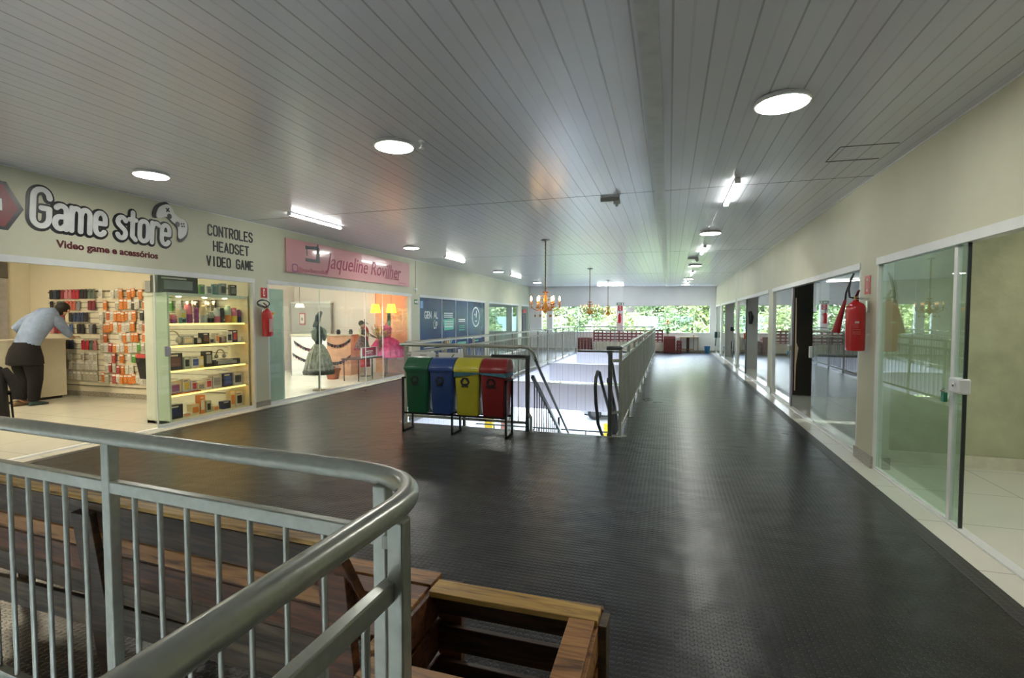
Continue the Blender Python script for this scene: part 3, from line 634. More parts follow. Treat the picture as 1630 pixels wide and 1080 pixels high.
def make_bin(x, word, col, colname, label, bag):
    y = 6.03; oo = (x, y, .262); t = thing('recycling_bin', label, 'bin', oo, 0, 'row of recycling bins')
    ZM = lambda mb_: (setattr(mb_, 'v', [Vector((v.x, v.y, .262 + (v.z - .142) * .885)) for v in mb_.v]), mb_)[1]
    c = mat('bin_' + colname, col, .35, noise=.05, scale=4)
    c2 = mat('bin_lid_' + colname, tuple(min(1, v * 1.15) for v in col), .3, noise=.04, scale=4)
    m = MB(oo); m.loft([rring(x, y, .29, .24, .142), rring(x, y, .30, .25, .16), rring(x, y, .33, .30, .74), rring(x, y, .345, .31, .745), rring(x, y, .345, .31, .80)])
    ZM(m).build('body', c, t, smooth=True)
    # barrel lid

    prof = [(-.165, .795), (-.165, .825), (-.15, .85), (-.125, .885), (-.09, .925), (-.05, .955), (.0, .968), (.06, .965), (.12, .94), (.16, .88), (.165, .795)]
    m = MB(oo); m.loft([[(x - .175, y + a, z) for a, z in prof[:1] + [(-.165, .81)] * 1 + [(p[0] * .95, .81 + (p[1] - .81) * .9) for p in prof[2:-1]] + prof[-1:]]] + [[(x + s * .165, y + p[0], p[1]) for p in prof] for s in (-1, 1)] + [[(x + .175, y + a, z) for a, z in prof[:1] + [(-.165, .81)] * 1 + [(p[0] * .95, .81 + (p[1] - .81) * .9) for p in prof[2:-1]] + prof[-1:]]])
    lid = ZM(m).build('lid', c2, t, smooth=True)
    m = MB(oo); m.loft([rring(x, y, .365, .335, .775, .035), rring(x, y, .37, .34, .80, .035), rring(x, y, .35, .32, .808, .035)]); ZM(m).build('rim', c2, t, smooth=True)
    if bag:
        m = MB(oo); R0 = rring(x, y, .355, .325, .772, .03); R1 = []
        for i, p in enumerate(rring(x, y, .361, .332, .73, .03)):
            dz = bag(p[0] - x); R1.append((p[0], p[1], .772 - dz))
        m.loft([R0, R1]); ZM(m).build('bag_edge', mat('teal_plastic_bag', (.03, .13, .17), .3, noise=.2, scale=30), t)
    # symbol: three chasing arrows
    m = MB(oo)
    for k in range(3):
        A = Matrix.Rotation(2 * pi * k / 3, 3, 'Z')
        poly1 = [(-.030, -.052), (.012, -.052), (.012, -.026), (-.018, -.026), (-.030, -.040)]
        poly2 = [(.012, -.062), (.038, -.039), (.012, -.016)]
        poly3 = [(-.034, -.050), (-.022, -.030), (-.042, .004), (-.058, -.006)]
        for pl in (poly1, poly2, poly3):
            q = [A @ Vector((a, b, 0)) for a, b in pl]
            flat(m, [(v.x * 1.1, v.y * 1.1) for v in q], MF, (x - .02, y - .1485 + .0, .635), .0, .004)
    ZM(m).build('recycling_symbol', BLACKP, t)
    wtext('lettering', word, .032, (x - .02, y - .1475, .636), BLACKP, t, MF, oo, bold=.0008, depth=.004)
    return t
make_bin(-3.17, 'VIDRO', (.010, .09, .037), 'green', 'green recycling bin with a swing lid, leftmost on the black stand', None)
make_bin(-2.81, 'PAPEL', (.022, .055, .19), 'blue', 'blue recycling bin between the green and the yellow one', None)
make_bin(-2.455, 'METAL', (.42, .39, .03), 'yellow', 'yellow recycling bin with a teal bag edge showing', lambda a: .045 - a * .16)
make_bin(-2.10, 'PLÁSTICO', (.19, .016, .016), 'red', 'red recycling bin with a teal bag edge, nearest the stairs', lambda a: .04 + a * .12)
for x0_, x1_, lab, lines in ((-3.50, -3.12, 'white paper notice with printed lines on the railing above the green bin', ['USE LIXEIRA', 'RECICLÁVEL']), (-3.07, -2.70, 'white paper notice with a small black drawing above the blue bin', [])):
    oo = (x0_, 6.36, .88); t = thing('paper_notice', lab, 'notice', oo)
    m = MB(oo); m.box(x0_, x1_, 6.355, 6.36, .87, 1.03); m.build('sheet', SIGNW, t)
    if lines:
        m = MB(oo)
        for zz_, w in ((.99, .10), (.955, .30), (.935, .26)): xm = (x0_ + x1_) / 2; m.box(xm - w / 2, xm + w / 2, 6.352, 6.355, zz_ - .006, zz_ + .006)
        m.build('printed_lines', mat('grey_ink', (.25, .25, .25), .6), t)
    else:
        m = MB(oo); m.ball((x0_ + .2, 6.353, .955), .02, 5); m.bar((x0_ + .2, 6.353, .965), (x0_ + .235, 6.353, 1.01), .004, .012); m.build('drawing', BLACKP, t)

# ---------------- ceiling lamps
def disc(x, y, label):
    z = zc(x); oo = (x, y, z); t = thing('ceiling_light', label, 'ceiling light', oo, 0, 'round ceiling lights')
    m = MB(oo); m.lathe([(.165, -.004), (.175, -.03), (.17, -.036), (.158, -.036)], oo, 40); m.build('rim', WHITE, t, smooth=True)
    m = MB(oo); m.lathe([(.156, -.030), (.157, -.038), (.120, -.040), (.01, -.040)], oo, 40); m.build('diffuser', LITE, t, smooth=True)
    return t
disc(.70, 3.78, 'large round ceiling light at the upper right, nearest the camera')
disc(-2.29, 3.89, 'round ceiling light at top centre, beside the small sprinkler')
disc(-5.35, 4.05, 'round ceiling light above the controller drawing on the left wall')
for x, ys, w in ((.64, ((9.08, 'second'), (14.5, 'third'), (19.2, 'fourth'), (22.3, 'farthest')), 'right-hand'), (-5.40, ((9.85, 'second'), (15.7, 'third'), (20.8, 'fourth')), 'left-hand')):
    for y, n in ys: disc(x, y, 'round ceiling light, %s one along the %s row' % (n, w))
def tube(x, y0, y1, label, lateral=False, x1=None):
    oo = (x, y0, zc(x)); t = thing('tube_light', label, 'ceiling light', oo, 0, 'tube ceiling lights')
    a = Vector((x, y0, zc(x))); b = Vector((x1 if lateral else x, y0 if lateral else y1, zc(x1 if lateral else x))); u = (b - a).normalized()
    m = MB(oo); m.bar(a + Vector((0, 0, -.012)), b + Vector((0, 0, -.012)), .055, .022); m.build('housing', WHITE, t)
    m = MB(oo); m.bar(a + Vector((0, 0, -.037)) + u * .02, b + Vector((0, 0, -.037)) - u * .02, .05, .028); m.build('diffuser', TUBEM, t, bevel=.01)
    m = MB(oo)
    for q in (a + u * .01, b - u * .01): m.bar(q + Vector((0, 0, -.036)) - u * .012, q + Vector((0, 0, -.036)) + u * .012, .058, .034)
    m.build('end_cap', WHITE, t)
for y, n in ((5.72, 'nearest'), (10.7, 'second'), (16.2, 'third'), (20.6, 'fourth')): tube(.66, y, y + 1.15, 'tube light on the ceiling, %s of the row above the right walkway' % n)
for y, n in ((6.1, 'nearest'), (11.46, 'second'), (16.85, 'third')): tube(-5.35, y, y + 1.22, 'tube light on the ceiling, %s of the row along the left shop fronts' % n)
tube(-3.13, 22.75, 0, 'tube light lying crosswise on the ceiling by the far windows', True, -1.93)
# sprinkler, emergency units
oo = (-2.03, 3.9, zc(-2.03)); t = thing('sprinkler', 'small white ceiling sprinkler beside the centre round light', 'sprinkler', oo)
m = MB(oo); m.lathe([(.028, 0), (.028, -.006), (.008, -.012), (.008, -.035)], oo, 14); m.build('base', WHITE, t, smooth=True)
m = MB(oo); m.tube([(oo[0] - .0, oo[1], oo[2] - .035), (oo[0] - .022, oo[1], oo[2] - .06), (oo[0] + .022, oo[1], oo[2] - .06), (oo[0], oo[1], oo[2] - .035)], .004, 6); m.lathe([(.003, -.035), (.022, -.062), (.024, -.065), (.003, -.066)], oo, 12); m.build('deflector', WHITE, t)
for x, y, lab in ((-.72, 6.32, 'grey ceiling unit with a hanging sensor, nearer of the two, above the stair opening'), (.52, 12.75, 'grey ceiling unit with a hanging sensor, farther one in the right lamp row')):
    oo = (x, y, zc(x)); t = thing('ceiling_sensor', lab, 'sensor', oo)
    m = MB(oo); m.box(x - .11, x + .12, y - .03, y + .03, oo[2] - .045, oo[2]); m.build('housing', mat('sensor_grey', (.40, .42, .40), .4), t, bevel=.006)
    m = MB(oo); m.box(x + .05, x + .13, y - .04, y + .02, oo[2] - .085, oo[2] - .045); m.lathe([(.02, -.085), (.02, -.1), (.008, -.115)], (x + .09, y - .01, oo[2]), 12); m.build('sensor_head', mat('sensor_light_grey', (.6, .62, .6), .35), t)
# small white wall sensor
oo = (XL + .02, 12.22, 2.31); m = MB(oo); m.box(XL, XL + .06, 12.17, 12.27, 2.27, 2.34); m.box(XL, XL + .02, 12.15, 12.29, 2.29, 2.33); tag(m.build('wall_sensor', WHITE, None, bevel=.008), 'small white sensor box on the left wall above the green exit sign', 'sensor')

# ---------------- chandeliers
AMB = mat('amber_crystal', (.85, .42, .10), .12, noise=.1, trans=.55, scale=30); BRASS = mat('aged_brass', (.20, .14, .05), .4, .8, noise=.2, scale=40); FLAME = mat('candle_bulb', (1, .8, .5), .4, emit=(1, .62, .26), es=22, noise=0)
def chandelier(x, y, label):
    z = zc(x); oo = (x, y, z); t = thing('chandelier', label, 'chandelier', oo, 0, 'chandeliers over the stair opening')
    m = MB(); m.lathe([(.085, 0), (.085, -.012), (.02, -.03)], (0, 0, 0), 16); m.build('canopy', mat('canopy_grey', (.16, .16, .17), .4, .5), t, smooth=True)
    m = MB(); zt, zb = -.03, 2.03 - z
    n = 26
    for k in range(n):
        a = zt + (zb - zt) * k / n; b = zt + (zb - zt) * (k + 1) / n; off = .008 if k % 2 else -.008
        m.tube([(off, off * .4, a), (-off, off * .5, (a + b) / 2), (off, -off, b)], .011, 5)
    m.build('chain', BRASS, t)
    c = zb
    m = MB(); m.lathe([(.01, c), (.05, c - .005), (.055, c - .015), (.02, c - .03), (.018, c - .08), (.035, c - .12), (.04, c - .17), (.025, c - .21), (.04, c - .25), (.06, c - .29), (.075, c - .33), (.06, c - .37), (.03, c - .40), (.015, c - .42)], (0, 0, 0), 16); m.build('stem', AMB, t, smooth=True)
    for k in range(10):
        a = 2 * pi * k / 10; m = MB()
        for q in range(5): f = q / 4; r = .05 + .05 * sin(pi * f * .8); m.ball((r * cos(a), r * sin(a), c - .02 - f * .28), .010, 4, 1.3)
        m.build('crystal_strand', AMB, t)
    for k in range(6):
        a = 2 * pi * k / 6 + .3; u = Vector((cos(a), sin(a), 0)); m = MB()
        pts = [u * r + Vector((0, 0, c + dz)) for r, dz in ((.03, -.30), (.09, -.35), (.16, -.37), (.23, -.34), (.27, -.29), (.275, -.26))]
        m.tube(pts, .008, 6); arm = m.build('arm', AMB, t, smooth=True)
        e = u * .275; m = MB(); m.lathe([(.008, c - .26), (.04, c - .25), (.045, c - .243), (.012, c - .238), (.011, c - .18)], (e.x, e.y, 0), 12); m.build('candle_cup', AMB, arm, smooth=True)
        m = MB(); m.lathe([(.009, c - .18), (.02, c - .155), (.016, c - .125), (.003, c - .09)], (e.x, e.y, 0), 10); m.build('bulb', FLAME, arm, smooth=True)
        m = MB()
        for q in (-1, 0, 1):
            d = u * (.275 + .0) + u.cross(Vector((0, 0, 1))) * q * .035; m.ball((d.x, d.y, c - .28), .009, 4, 1.6); m.ball((d.x, d.y, c - .31), .011, 4, 1.8)
        d = u * .2; m.ball((d.x, d.y, c - .47), .016, 4, 1.7); m.tube([(d.x, d.y, c - .455), (d.x, d.y, c - .37)], .0015, 4)
        m.build('crystal_drop', AMB, arm)
    return t
ch = chandelier(-2.29, 9.45, 'amber crystal chandelier with lit candles, nearest and largest of the three')
c2_ = dup(ch, (-2.31, 15.25, zc(-2.31)), 'amber crystal chandelier with dim bulbs, middle one of the three in line')
c3_ = dup(ch, (-2.30, 19.9, zc(-2.3)), 'amber crystal chandelier, farthest of the three, before the far windows')
DIM = mat('dim_candle_bulb', (.9, .65, .3), .3, emit=(1, .55, .2), es=.8, noise=0)
for c_ in (c2_, c3_):
    for a_ in [x_ for x_ in bpy.data.objects if x_.parent == c_]:
        for b_ in [x_ for x_ in bpy.data.objects if x_.parent == a_ and x_.name.startswith('bulb')]:
            b_.data = b_.data.copy(); b_.data.materials[0] = DIM

# ---------------- fire extinguishers and their signs
def extinguisher(x, y, z, side, label, co2):
    """hung on a pillar; side = direction out of the wall (+1 = +X)"""
    oo = (x, y, z); t = thing('fire_extinguisher', label, 'fire extinguisher', oo)
    H = .50 if co2 else .44; r = .088 if co2 else .085
    m = MB(oo); m.lathe([(r * .6, 0), (r * .95, .008), (r, .03), (r, H - .06), (r * .93, H - .03), (r * .75, H - .008), (r * .42, H + .008), (.026, H + .016), (.024, H + .03)], oo, 32); m.build('cylinder', RED, t, smooth=True)
    m = MB(oo); m.lathe([(.021, H + .03), (.021, H + .06), (.012, H + .065)], oo, 12); m.build('valve', mat('brass', (.5, .34, .1), .3, .9), t, smooth=True)
    m = MB(oo); m.bar((x, y + .02, z + H + .06), (x - .0, y - .075, z + H + .125), .022, .010); m.bar((x, y + .03, z + H + .055), (x, y - .06, z + H + .045), .020, .010); m.build('lever', mat('dark_red_lever', (.16, .01, .012), .3), t)
    m = MB(oo); m.box(x - side * r - side * .005, x - side * (r + .04), y - .02, y + .02, z + H - .1, z + H + .02); m.bar((x, y, z + H + .045), (x - side * (r + .03), y, z + H + .04), .006, .02); m.build('bracket', CHROME, t)
    if co2:
        m = MB(oo); m.tube([(x, y, z + H + .045), (x + side * .05, y + .02, z + H + .06), (x + side * .06, y + .03, z + H + .14), (x + side * .04, y + .04, z + H + .24), (x + side * .015, y + .04, z + H + .30), (x + side * .035, y + .05, z + H + .24), (x + side * .075, y + .06, z + H + .10), (x + side * .08, y + .06, z + H + .02)], .0105, 10); m.build('hose', BLACKP, t, smooth=True)
        m = MB(oo); m.tube([(x + side * .08, y + .06, z + H + .03), (x + side * .09, y + .065, z + H - .02), (x + side * .125, y + .08, z + H - .18), (x + side * .15, y + .09, z + H - .31)], [.015, .018, .030, .040], 16); m.build('horn', mat('horn_red', (.30, .012, .018), .35), t, smooth=True)
        m = MB(oo); s = side
        m.box(x + s * 0 - .03, x + .005, y - r - .0015, y - r + .03, z + .29, z + .31); m.build('label', mat('label_grey', (.55, .45, .42), .5), t)
        m = MB(oo)
        for zz_ in (.18, .20, .225, .25, .27): m.box(x - .045, x + .02 - (.02 if zz_ > .24 else 0), y - r - .0010, y - r + .03, z + zz_, z + zz_ + .003)
        m.build('printed_lines', mat('label_pink', (.45, .16, .15), .5), t)
    else:
        c = Vector((x + .02, y - .10, z + H + .11)); pts = []
        for k in range(26):
            a = 2 * pi * k / 20; pts.append((c.x, c.y - .13 * cos(a) * 1.0, c.z + .06 * sin(a) + .01 * k / 26))
        m = MB(oo); m.tube([(x, y, z + H + .05)] + pts, .009, 8); m.build('hose', BLACKP, t, smooth=True)
        m = MB(oo); m.box(x + r * .90, x + r + .003, y - .045, y + .02, z + .08, z + .30); m.build('label', mat('label_palered', (.62, .35, .33), .5), t)
        m = MB(oo); m.lathe([(.018, -.02), (.018, .02)], (x + r, y + .05, z + H - .05), 12); m.build('gauge', mat('gauge_yellow', (.7, .5, .05), .4), t)
    return t
extinguisher(XR - .12, 6.0, 1.165, -1, 'large red fire extinguisher with black horn hose, on the right-hand pillar by the glass doors', True)
extinguisher(XL + .12, 6.84, 1.20, 1, 'red fire extinguisher with coiled black hose, on the pillar between the two left shops', False)
extinguisher(-2.22, YF - .16, 1.30, -1, 'small distant red fire extinguisher on the pillar between the far windows', False)
def red_sign(name, pos, mtx, label, w=.15, h=.19):
    P = Vector(pos); t = thing(name, label, 'sign', pos)
    R_ = lambda m, a, b, c, d, z0, z1: flat(m, [(a, c), (b, c), (b, d), (a, d)], mtx, (0, 0, 0), z0, z1)
    m = MB(); R_(m, -w / 2, w / 2, -h / 2, h / 2, .0, .004); m.build('plate', SIGNR, t)
    m = MB(); R_(m, -w * .14, w * .14, -h * .36, h * .36, .004, .006); m.build('white_mark', SIGNW, t)
    m = MB(); R_(m, -w * .07, w * .07, -h * .22, h * .22, .006, .008); m.build('red_mark', SIGNR, t)
red_sign('fire_sign', (XR - .001, 6.06, 1.85), MR, 'red sign with white upright mark above the large right-hand extinguisher')
red_sign('fire_sign', (XL + .001, 6.90, 1.945), ML, 'red sign with white upright mark above the extinguisher between the left shops', .14, .17)
red_sign('fire_sign', (-2.2, YF - .052, 2.0), MF, 'small distant red sign on the pillar between the far windows', .22, .24)
def exit_sign(pos, mtx, label, w, h):
    t = thing('exit_sign', label, 'sign', pos); m = MB(); flat(m, [(-w / 2, -h / 2), (w / 2, -h / 2), (w / 2, h / 2), (-w / 2, h / 2)], mtx, (0, 0, 0), 0, .004); m.build('plate', mat('exit_green', (.03, .16, .06), .5), t)
    m = MB(); flat(m, [(-w * .38, -h * .2), (0, -h * .2), (0, -h * .4), (w * .1, 0), (0, h * .4), (0, h * .2), (-w * .38, h * .2)], mtx, (0, 0, 0), .004, .006)
    flat(m, [(w * .2, -h * .35), (w * .42, -h * .35), (w * .42, h * .35), (w * .2, h * .35)], mtx, (0, 0, 0), .004, .006); m.build('arrow', SIGNW, t)
exit_sign((XL + .001, 12.29, 1.965), ML, 'small green exit sign on the left pillar beside the blue shop front', .22, .13)
exit_sign((-2.2, YF - .052, 2.2), MF, 'small green sign above the red one on the far window pillar', .34, .12)
# clear notices on the glass at far window
m = MB((-1.75, YF, 1.95)); m.box(-1.95, -1.55, YF + .055, YF + .06, 1.80, 2.05); tag(m.build('paper_notice', SIGNW), 'white paper notice stuck on the far window glass beside the pillar', 'notice')

# ---------------- signs on the left wall
t = thing('shop_sign', 'Game store lettering with red hexagon and controller on the left wall', 'sign', (XL, 4.4, 2.6)); oo = (XL, 4.4, 2.6)

def arc(cx, cy, rx, ry, a0, a1, n=10): return [(cx + rx * cos(radians(a0 + (a1 - a0) * k / n)), cy + ry * sin(radians(a0 + (a1 - a0) * k / n))) for k in range(n + 1)]
_jit = [0]
def stroke(m, pts, w, mtx, pos, d0, d1, fx=None):
    fx = fx or (lambda p: p)
    def flat(m_, q, t_, p_, a_, b_): _jit[0] += 1; j_ = (_jit[0] % 97) * 1.2e-5; globals()['flat'](m_, q, t_, p_, a_ + j_, b_ + j_)
    pts = [fx(p) for p in pts]
    for (a, b), (c_, d_) in zip(pts, pts[1:]):
        L_ = sqrt((c_ - a) ** 2 + (d_ - b) ** 2)
        if L_ < 1e-6: continue
        nx, ny = -(d_ - b) / L_ * w / 2, (c_ - a) / L_ * w / 2
        flat(m, [(a - nx, b - ny), (c_ - nx, d_ - ny), (c_ + nx, d_ + ny), (a + nx, b + ny)], mtx, pos, d0, d1)
    for a, b in pts: flat(m, [(a + w / 2 * cos(2 * pi * k / 10), b + w / 2 * sin(2 * pi * k / 10)) for k in range(10)], mtx, pos, d0, d1)
LOW = {  # letter: (advance, strokes) in metres, x-height .25
 'G': (.245, [[(.19, .30)] + arc(.105, .30, .085, .085, 0, 180, 8) + [(.02, .085)] + arc(.105, .085, .085, .085, 180, 360, 8) + [(.19, .19), (.11, .19)]]),
 'a': (.185, [arc(.075, .195, .06, .055, 150, 0, 7) + [(.135, .0)], [(.135, .135), (.06, .13)] + arc(.065, .065, .055, .065, 110, 270, 6) + [(.10, .01), (.135, .05)]]),
 'm': (.275, [[(.01, 0), (.01, .25)], [(.01, .18)] + arc(.063, .19, .053, .06, 150, 0, 6) + [(.116, 0)], [(.116, .18)] + arc(.172, .19, .053, .06, 150, 0, 6) + [(.225, 0)]]),
 'e': (.19, [[(.02, .13), (.14, .13)] + arc(.08, .18, .06, .07, 0, 180, 8) + [(.02, .07)] + arc(.08, .07, .06, .07, 180, 330, 7)]),
 's': (.175, [arc(.07, .19, .055, .06, 20, 180, 6) + [(.03, .16), (.11, .10)] + arc(.07, .06, .055, .06, 20, -160, 7)]),
 't': (.13, [[(.045, .33), (.045, .04), (.09, 0)], [(0, .24), (.09, .24)]]),
 'o': (.19, [arc(.08, .185, .06, .065, 0, 180, 8) + arc(.08, .065, .06, .065, 180, 360, 8) + [(.14, .185)]]),
 'r': (.145, [[(.015, 0), (.015, .25)], [(.015, .17)] + arc(.075, .19, .055, .06, 160, 40, 5)]),
 ' ': (.10, [])}
def word(m, txt, w, pos, d0, d1, sc=1.0, shear=.07):
    x = 0
    for ch_ in txt:
        adv, st_ = LOW[ch_]
        for pl in st_: stroke(m, pl, w, ML, pos, d0, d1, lambda p, x=x: ((x + p[0] + p[1] * shear) * sc, p[1] * sc * 1.18))
        x += adv
m = MB(oo); word(m, 'Game store', .112, (XL, 3.635, 2.515), .001, .005, .885); m.build('lettering_outline', BLACKP, t)
m = MB(oo); word(m, 'Game store', .058, (XL, 3.64, 2.52), .0075, .012, .885); m.build('lettering', mat('lettering_silver', (.76, .77, .75), .4), t)
wtext('small_lettering', 'Video game e acessórios', .115, (XL + .003, 4.47, 2.345), mat('dark_red_lettering', (.12, .012, .018), .45), t, ML, oo, xs=1.02, bold=.0035, depth=.004)
m = MB(oo); hx = [(.27, 0), (.13, .26), (-.30, .26), (-.45, 0), (-.30, -.24), (.13, -.24)]; flat(m, hx, ML, (XL, 3.32, 2.665), 0, .004); m.build('hexagon_border', BLACKP, t)
m = MB(oo); flat(m, [(a * .86 - .01, b * .86) for a, b in hx], ML, (XL, 3.32, 2.665), .004, .008); m.build('hexagon', mat('hexagon_red', (.20, .015, .018), .4), t)
m = MB(oo); flat(m, [(-.3, -.03), (-.05, -.07), (.085, -.07), (.085, .05), (-.3, .05)], ML, (XL, 3.32, 2.69), .008, .011); m.build('hexagon_mark', SIGNW, t)
# controller drawing
def outline(pts, n=4):
    out = []; N = len(pts)
    for i in range(N):
        p0, p1, p2, p3 = [Vector((*pts[(i + k - 1) % N], 0)) for k in range(4)]
        for j in range(n):
            s = j / n; q = .5 * ((2 * p1) + (p2 - p0) * s + (2 * p0 - 5 * p1 + 4 * p2 - p3) * s * s + (3 * p1 - p0 - 3 * p2 + p3) * s ** 3); out.append((q.x, q.y))
    return out
pad = outline([(-.27, -.15), (-.30, -.02), (-.25, .10), (-.19, .15), (-.11, .14), (-.05, .11), (.05, .11), (.11, .14), (.19, .15), (.25, .10), (.30, -.02), (.27, -.15), (.21, -.16), (.12, -.04), (0, -.03), (-.12, -.04), (-.21, -.16)])
RT = Matrix.Rotation(radians(-35), 3, 'Z')
def rot_pts(ps, s=1.0):
    s = s * .86
    return [((RT @ Vector((a * s, b * s, 0))).x * .92, (RT @ Vector((a * s, b * s, 0))).y) for a, b in ps]
m = MB(oo); flat(m, rot_pts(pad, 1.16), ML, (XL, 5.27, 2.862), 0, .010); m.build('controller_border', BLACKP, t)
m = MB(oo); flat(m, rot_pts(pad, 1.0), ML, (XL, 5.285, 2.868), .010, .014); m.build('controller', SIGNW, t)
m = MB(oo)
def dotp(cx, cy, r, n=12): return [(cx + r * cos(2 * pi * k / n), cy + r * sin(2 * pi * k / n)) for k in range(n)]
for c_ in ((-.09, .0, .042), (.09, .0, .042), (.17, .09, .014), (.17, .03, .014), (.20, .06, .014), (.14, .06, .014)): flat(m, rot_pts(dotp(*c_)), ML, (XL, 5.285, 2.868), .014, .017)
flat(m, rot_pts([(-.21, .05), (-.13, .05), (-.13, .07), (-.21, .07)]), ML, (XL, 5.285, 2.868), .014, .017); flat(m, rot_pts([(-.18, .02), (-.16, .02), (-.16, .10), (-.18, .10)]), ML, (XL, 5.285, 2.868), .014, .017)
m.build('controller_buttons', BLACKP, t)
CAP = {'C': [[(1, .82), (.75, 1), (.25, 1), (0, .85), (0, .15), (.25, 0), (.75, 0), (1, .18)]], 'O': [[(.25, 0), (0, .15), (0, .85), (.25, 1), (.75, 1), (1, .85), (1, .15), (.75, 0), (.25, 0)]],
 'N': [[(0, 0), (0, 1), (1, 0), (1, 1)]], 'T': [[(0, 1), (1, 1)], [(.5, 1), (.5, 0)]], 'R': [[(0, 0), (0, 1), (.75, 1), (1, .85), (1, .62), (.75, .48), (0, .48)], [(.5, .48), (1, 0)]], 'L': [[(0, 1), (0, 0), (1, 0)]],
 'E': [[(1, 1), (0, 1), (0, 0), (1, 0)], [(0, .5), (.8, .5)]], 'S': [[(1, .82), (.75, 1), (.25, 1), (0, .85), (0, .65), (1, .36), (1, .15), (.75, 0), (.25, 0), (0, .18)]], 'H': [[(0, 0), (0, 1)], [(1, 0), (1, 1)], [(0, .5), (1, .5)]],
 'A': [[(0, 0), (.5, 1), (1, 0)], [(.18, .3), (.82, .3)]], 'D': [[(0, 0), (0, 1), (.7, 1), (1, .8), (1, .2), (.7, 0), (0, 0)]], 'V': [[(0, 1), (.5, 0), (1, 1)]], 'I': [[(.5, 0), (.5, 1)]],
 'G': [[(1, .82), (.75, 1), (.25, 1), (0, .85), (0, .15), (.25, 0), (.75, 0), (1, .18), (1, .48), (.6, .48)]], 'M': [[(0, 0), (0, 1), (.5, .3), (1, 1), (1, 0)]], ' ': []}
for w, z, ya, yb, hh in (('CONTROLES', 2.765, 5.84, 6.70, .145), ('HEADSET', 2.535, 5.93, 6.62, .14), ('VIDEO GAME', 2.305, 5.81, 6.70, .135)):
    m = MB((XL, ya, z)); pit = (yb - ya) / len(w)
    for i, ch_ in enumerate(w):
        for pl in CAP[ch_]: stroke(m, pl, .023, ML, (XL, ya + i * pit, z), .001, .005, lambda p: (p[0] * pit * .66, p[1] * hh))
    tag(m.build('wall_lettering', mat('sign_dark_grey', (.03, .033, .03), .5)), 'dark narrow capitals reading %s on the left wall' % w, 'lettering')
oo = (XL, 9.6, 2.65); t = thing('shop_sign', 'pink dressmaker sign panel with sewing machine on the left wall', 'sign', oo)
PK = mat('pink_sign_panel', (.72, .36, .37), .16, noise=.03, scale=.8, coat=.5)
m = MB(oo); m.box(XL + .01, XL + .03, 7.40, 11.87, 2.35, 2.955); m.build('panel', PK, t)
wtext('lettering', 'Jaqueline Rovilher', .44, (XL + .033, 9.96, 2.655), mat('magenta_lettering', (.34, .025, .08), .35), t, ML, oo, xs=.90, shear=.28, bold=.001, depth=.003)
wtext('small_lettering', 'Ateliê de Costura', .09, (XL + .033, 11.0, 2.50), mat('rose_lettering', (.48, .12, .16), .4), t, ML, oo, xs=1, shear=.2, depth=.003)
wtext('small_lettering', '@jaquelinerovilher', .115, (XL + .033, 8.12, 2.42), mat('rose_lettering', (.48, .12, .16), .4), t, ML, oo, xs=1, bold=.001, depth=.003)
m = MB(oo); m.box(XL + .03, XL + .033, 11.30, 11.72, 2.405, 2.425); m.build('small_print_line', mat('rose_lettering', (.48, .12, .16), .4), t)
m = MB(oo); sq = rring(0, 0, .15, .15, 0, .04); flat(m, [(a, b) for a, b, _ in sq], ML, (XL + .03, 7.62, 2.435), 0, .003); m.build('badge', mat('badge_purple', (.28, .09, .25), .4), t)
m = MB(oo); flat(m, [(a, b) for a, b, _ in rring(0, 0, .11, .11, 0, .03)], ML, (XL + .03, 7.62, 2.435), .003, .005); m.build('badge_face', PK, t)
GRM = mat('charcoal_print', (.06, .065, .07), .4)
m = MB(oo)
def rect(m, a, b, c, d): flat(m, [(a, c), (b, c), (b, d), (a, d)], ML, (XL + .03, 8.1, 2.74), 0, .004)
rect(m, -.19, .21, -.15, -.09); flat(m, [(.10, -.09), (.21, -.09), (.20, .14), (.13, .17), (.12, .05)], ML, (XL + .03, 8.1, 2.74), 0, .004)
flat(m, [(-.19, .08), (.15, .10), (.16, .17), (-.14, .14), (-.19, .15)], ML, (XL + .03, 8.1, 2.74), 0, .004); rect(m, -.16, -.145, -.04, .09); rect(m, .14, .17, .16, .21)
m.build('sewing_machine_print', GRM, t)
for y in (7.32, 11.95):
    for z in (2.43, 2.88):
        pass
# poster lettering on the blue shop front
PW = mat('poster_white', (.75, .78, .80), .5); PG = mat('poster_green', (.12, .50, .36), .5)
t = thing('poster_print', 'white and green advertising print on the blue vinyl shop front', 'sign', (XL - .02, 15, 1.2)); oo = (XL - .02, 15, 1.2)
xw = XL - .019
wtext('lettering', 'GEN  AL', .30, (xw, 13.22, 1.60), PW, t, ML, oo, xs=.78, bold=.006, depth=.003)
wtext('lettering', 'ÚP', .30, (xw, 13.5, 1.30), PW, t, ML, oo, xs=.75, bold=.006, depth=.003)
def prect(m, y0, y1, z0, z1): m.box(xw, xw + .003, y0, y1, z0, z1)
m = MB(oo); prect(m, 12.55, 12.72, 1.80, 2.0); m.build('square_mark', mat('poster_light_blue', (.25, .45, .75), .5), t)
m = MB(oo)
for z in (1.66, 1.60, 1.54): prect(m, 14.10, 14.75, z, z + .03)
for z in (1.46, 1.40): prect(m, 15.2, 15.75, z, z + .035)
for z in (.86, .81): prect(m, 16.3, 17.3, z, z + .02)
for z in (.72, .66): prect(m, 12.75, 13.5, z, z + .03)
prect(m, 12.8, 13.4, .45, .55); prect(m, 14.2, 14.8, .15, .25); prect(m, 15.15, 15.8, .30, .5); m.build('text_lines', PW, t)
m = MB(oo); flat(m, [(-.42, .15), (.42, .19), (.36, -.16), (-.34, -.19)], ML, (xw, 14.45, 1.33), 0, .003); m.build('green_banner', PG, t)
m = MB(oo)
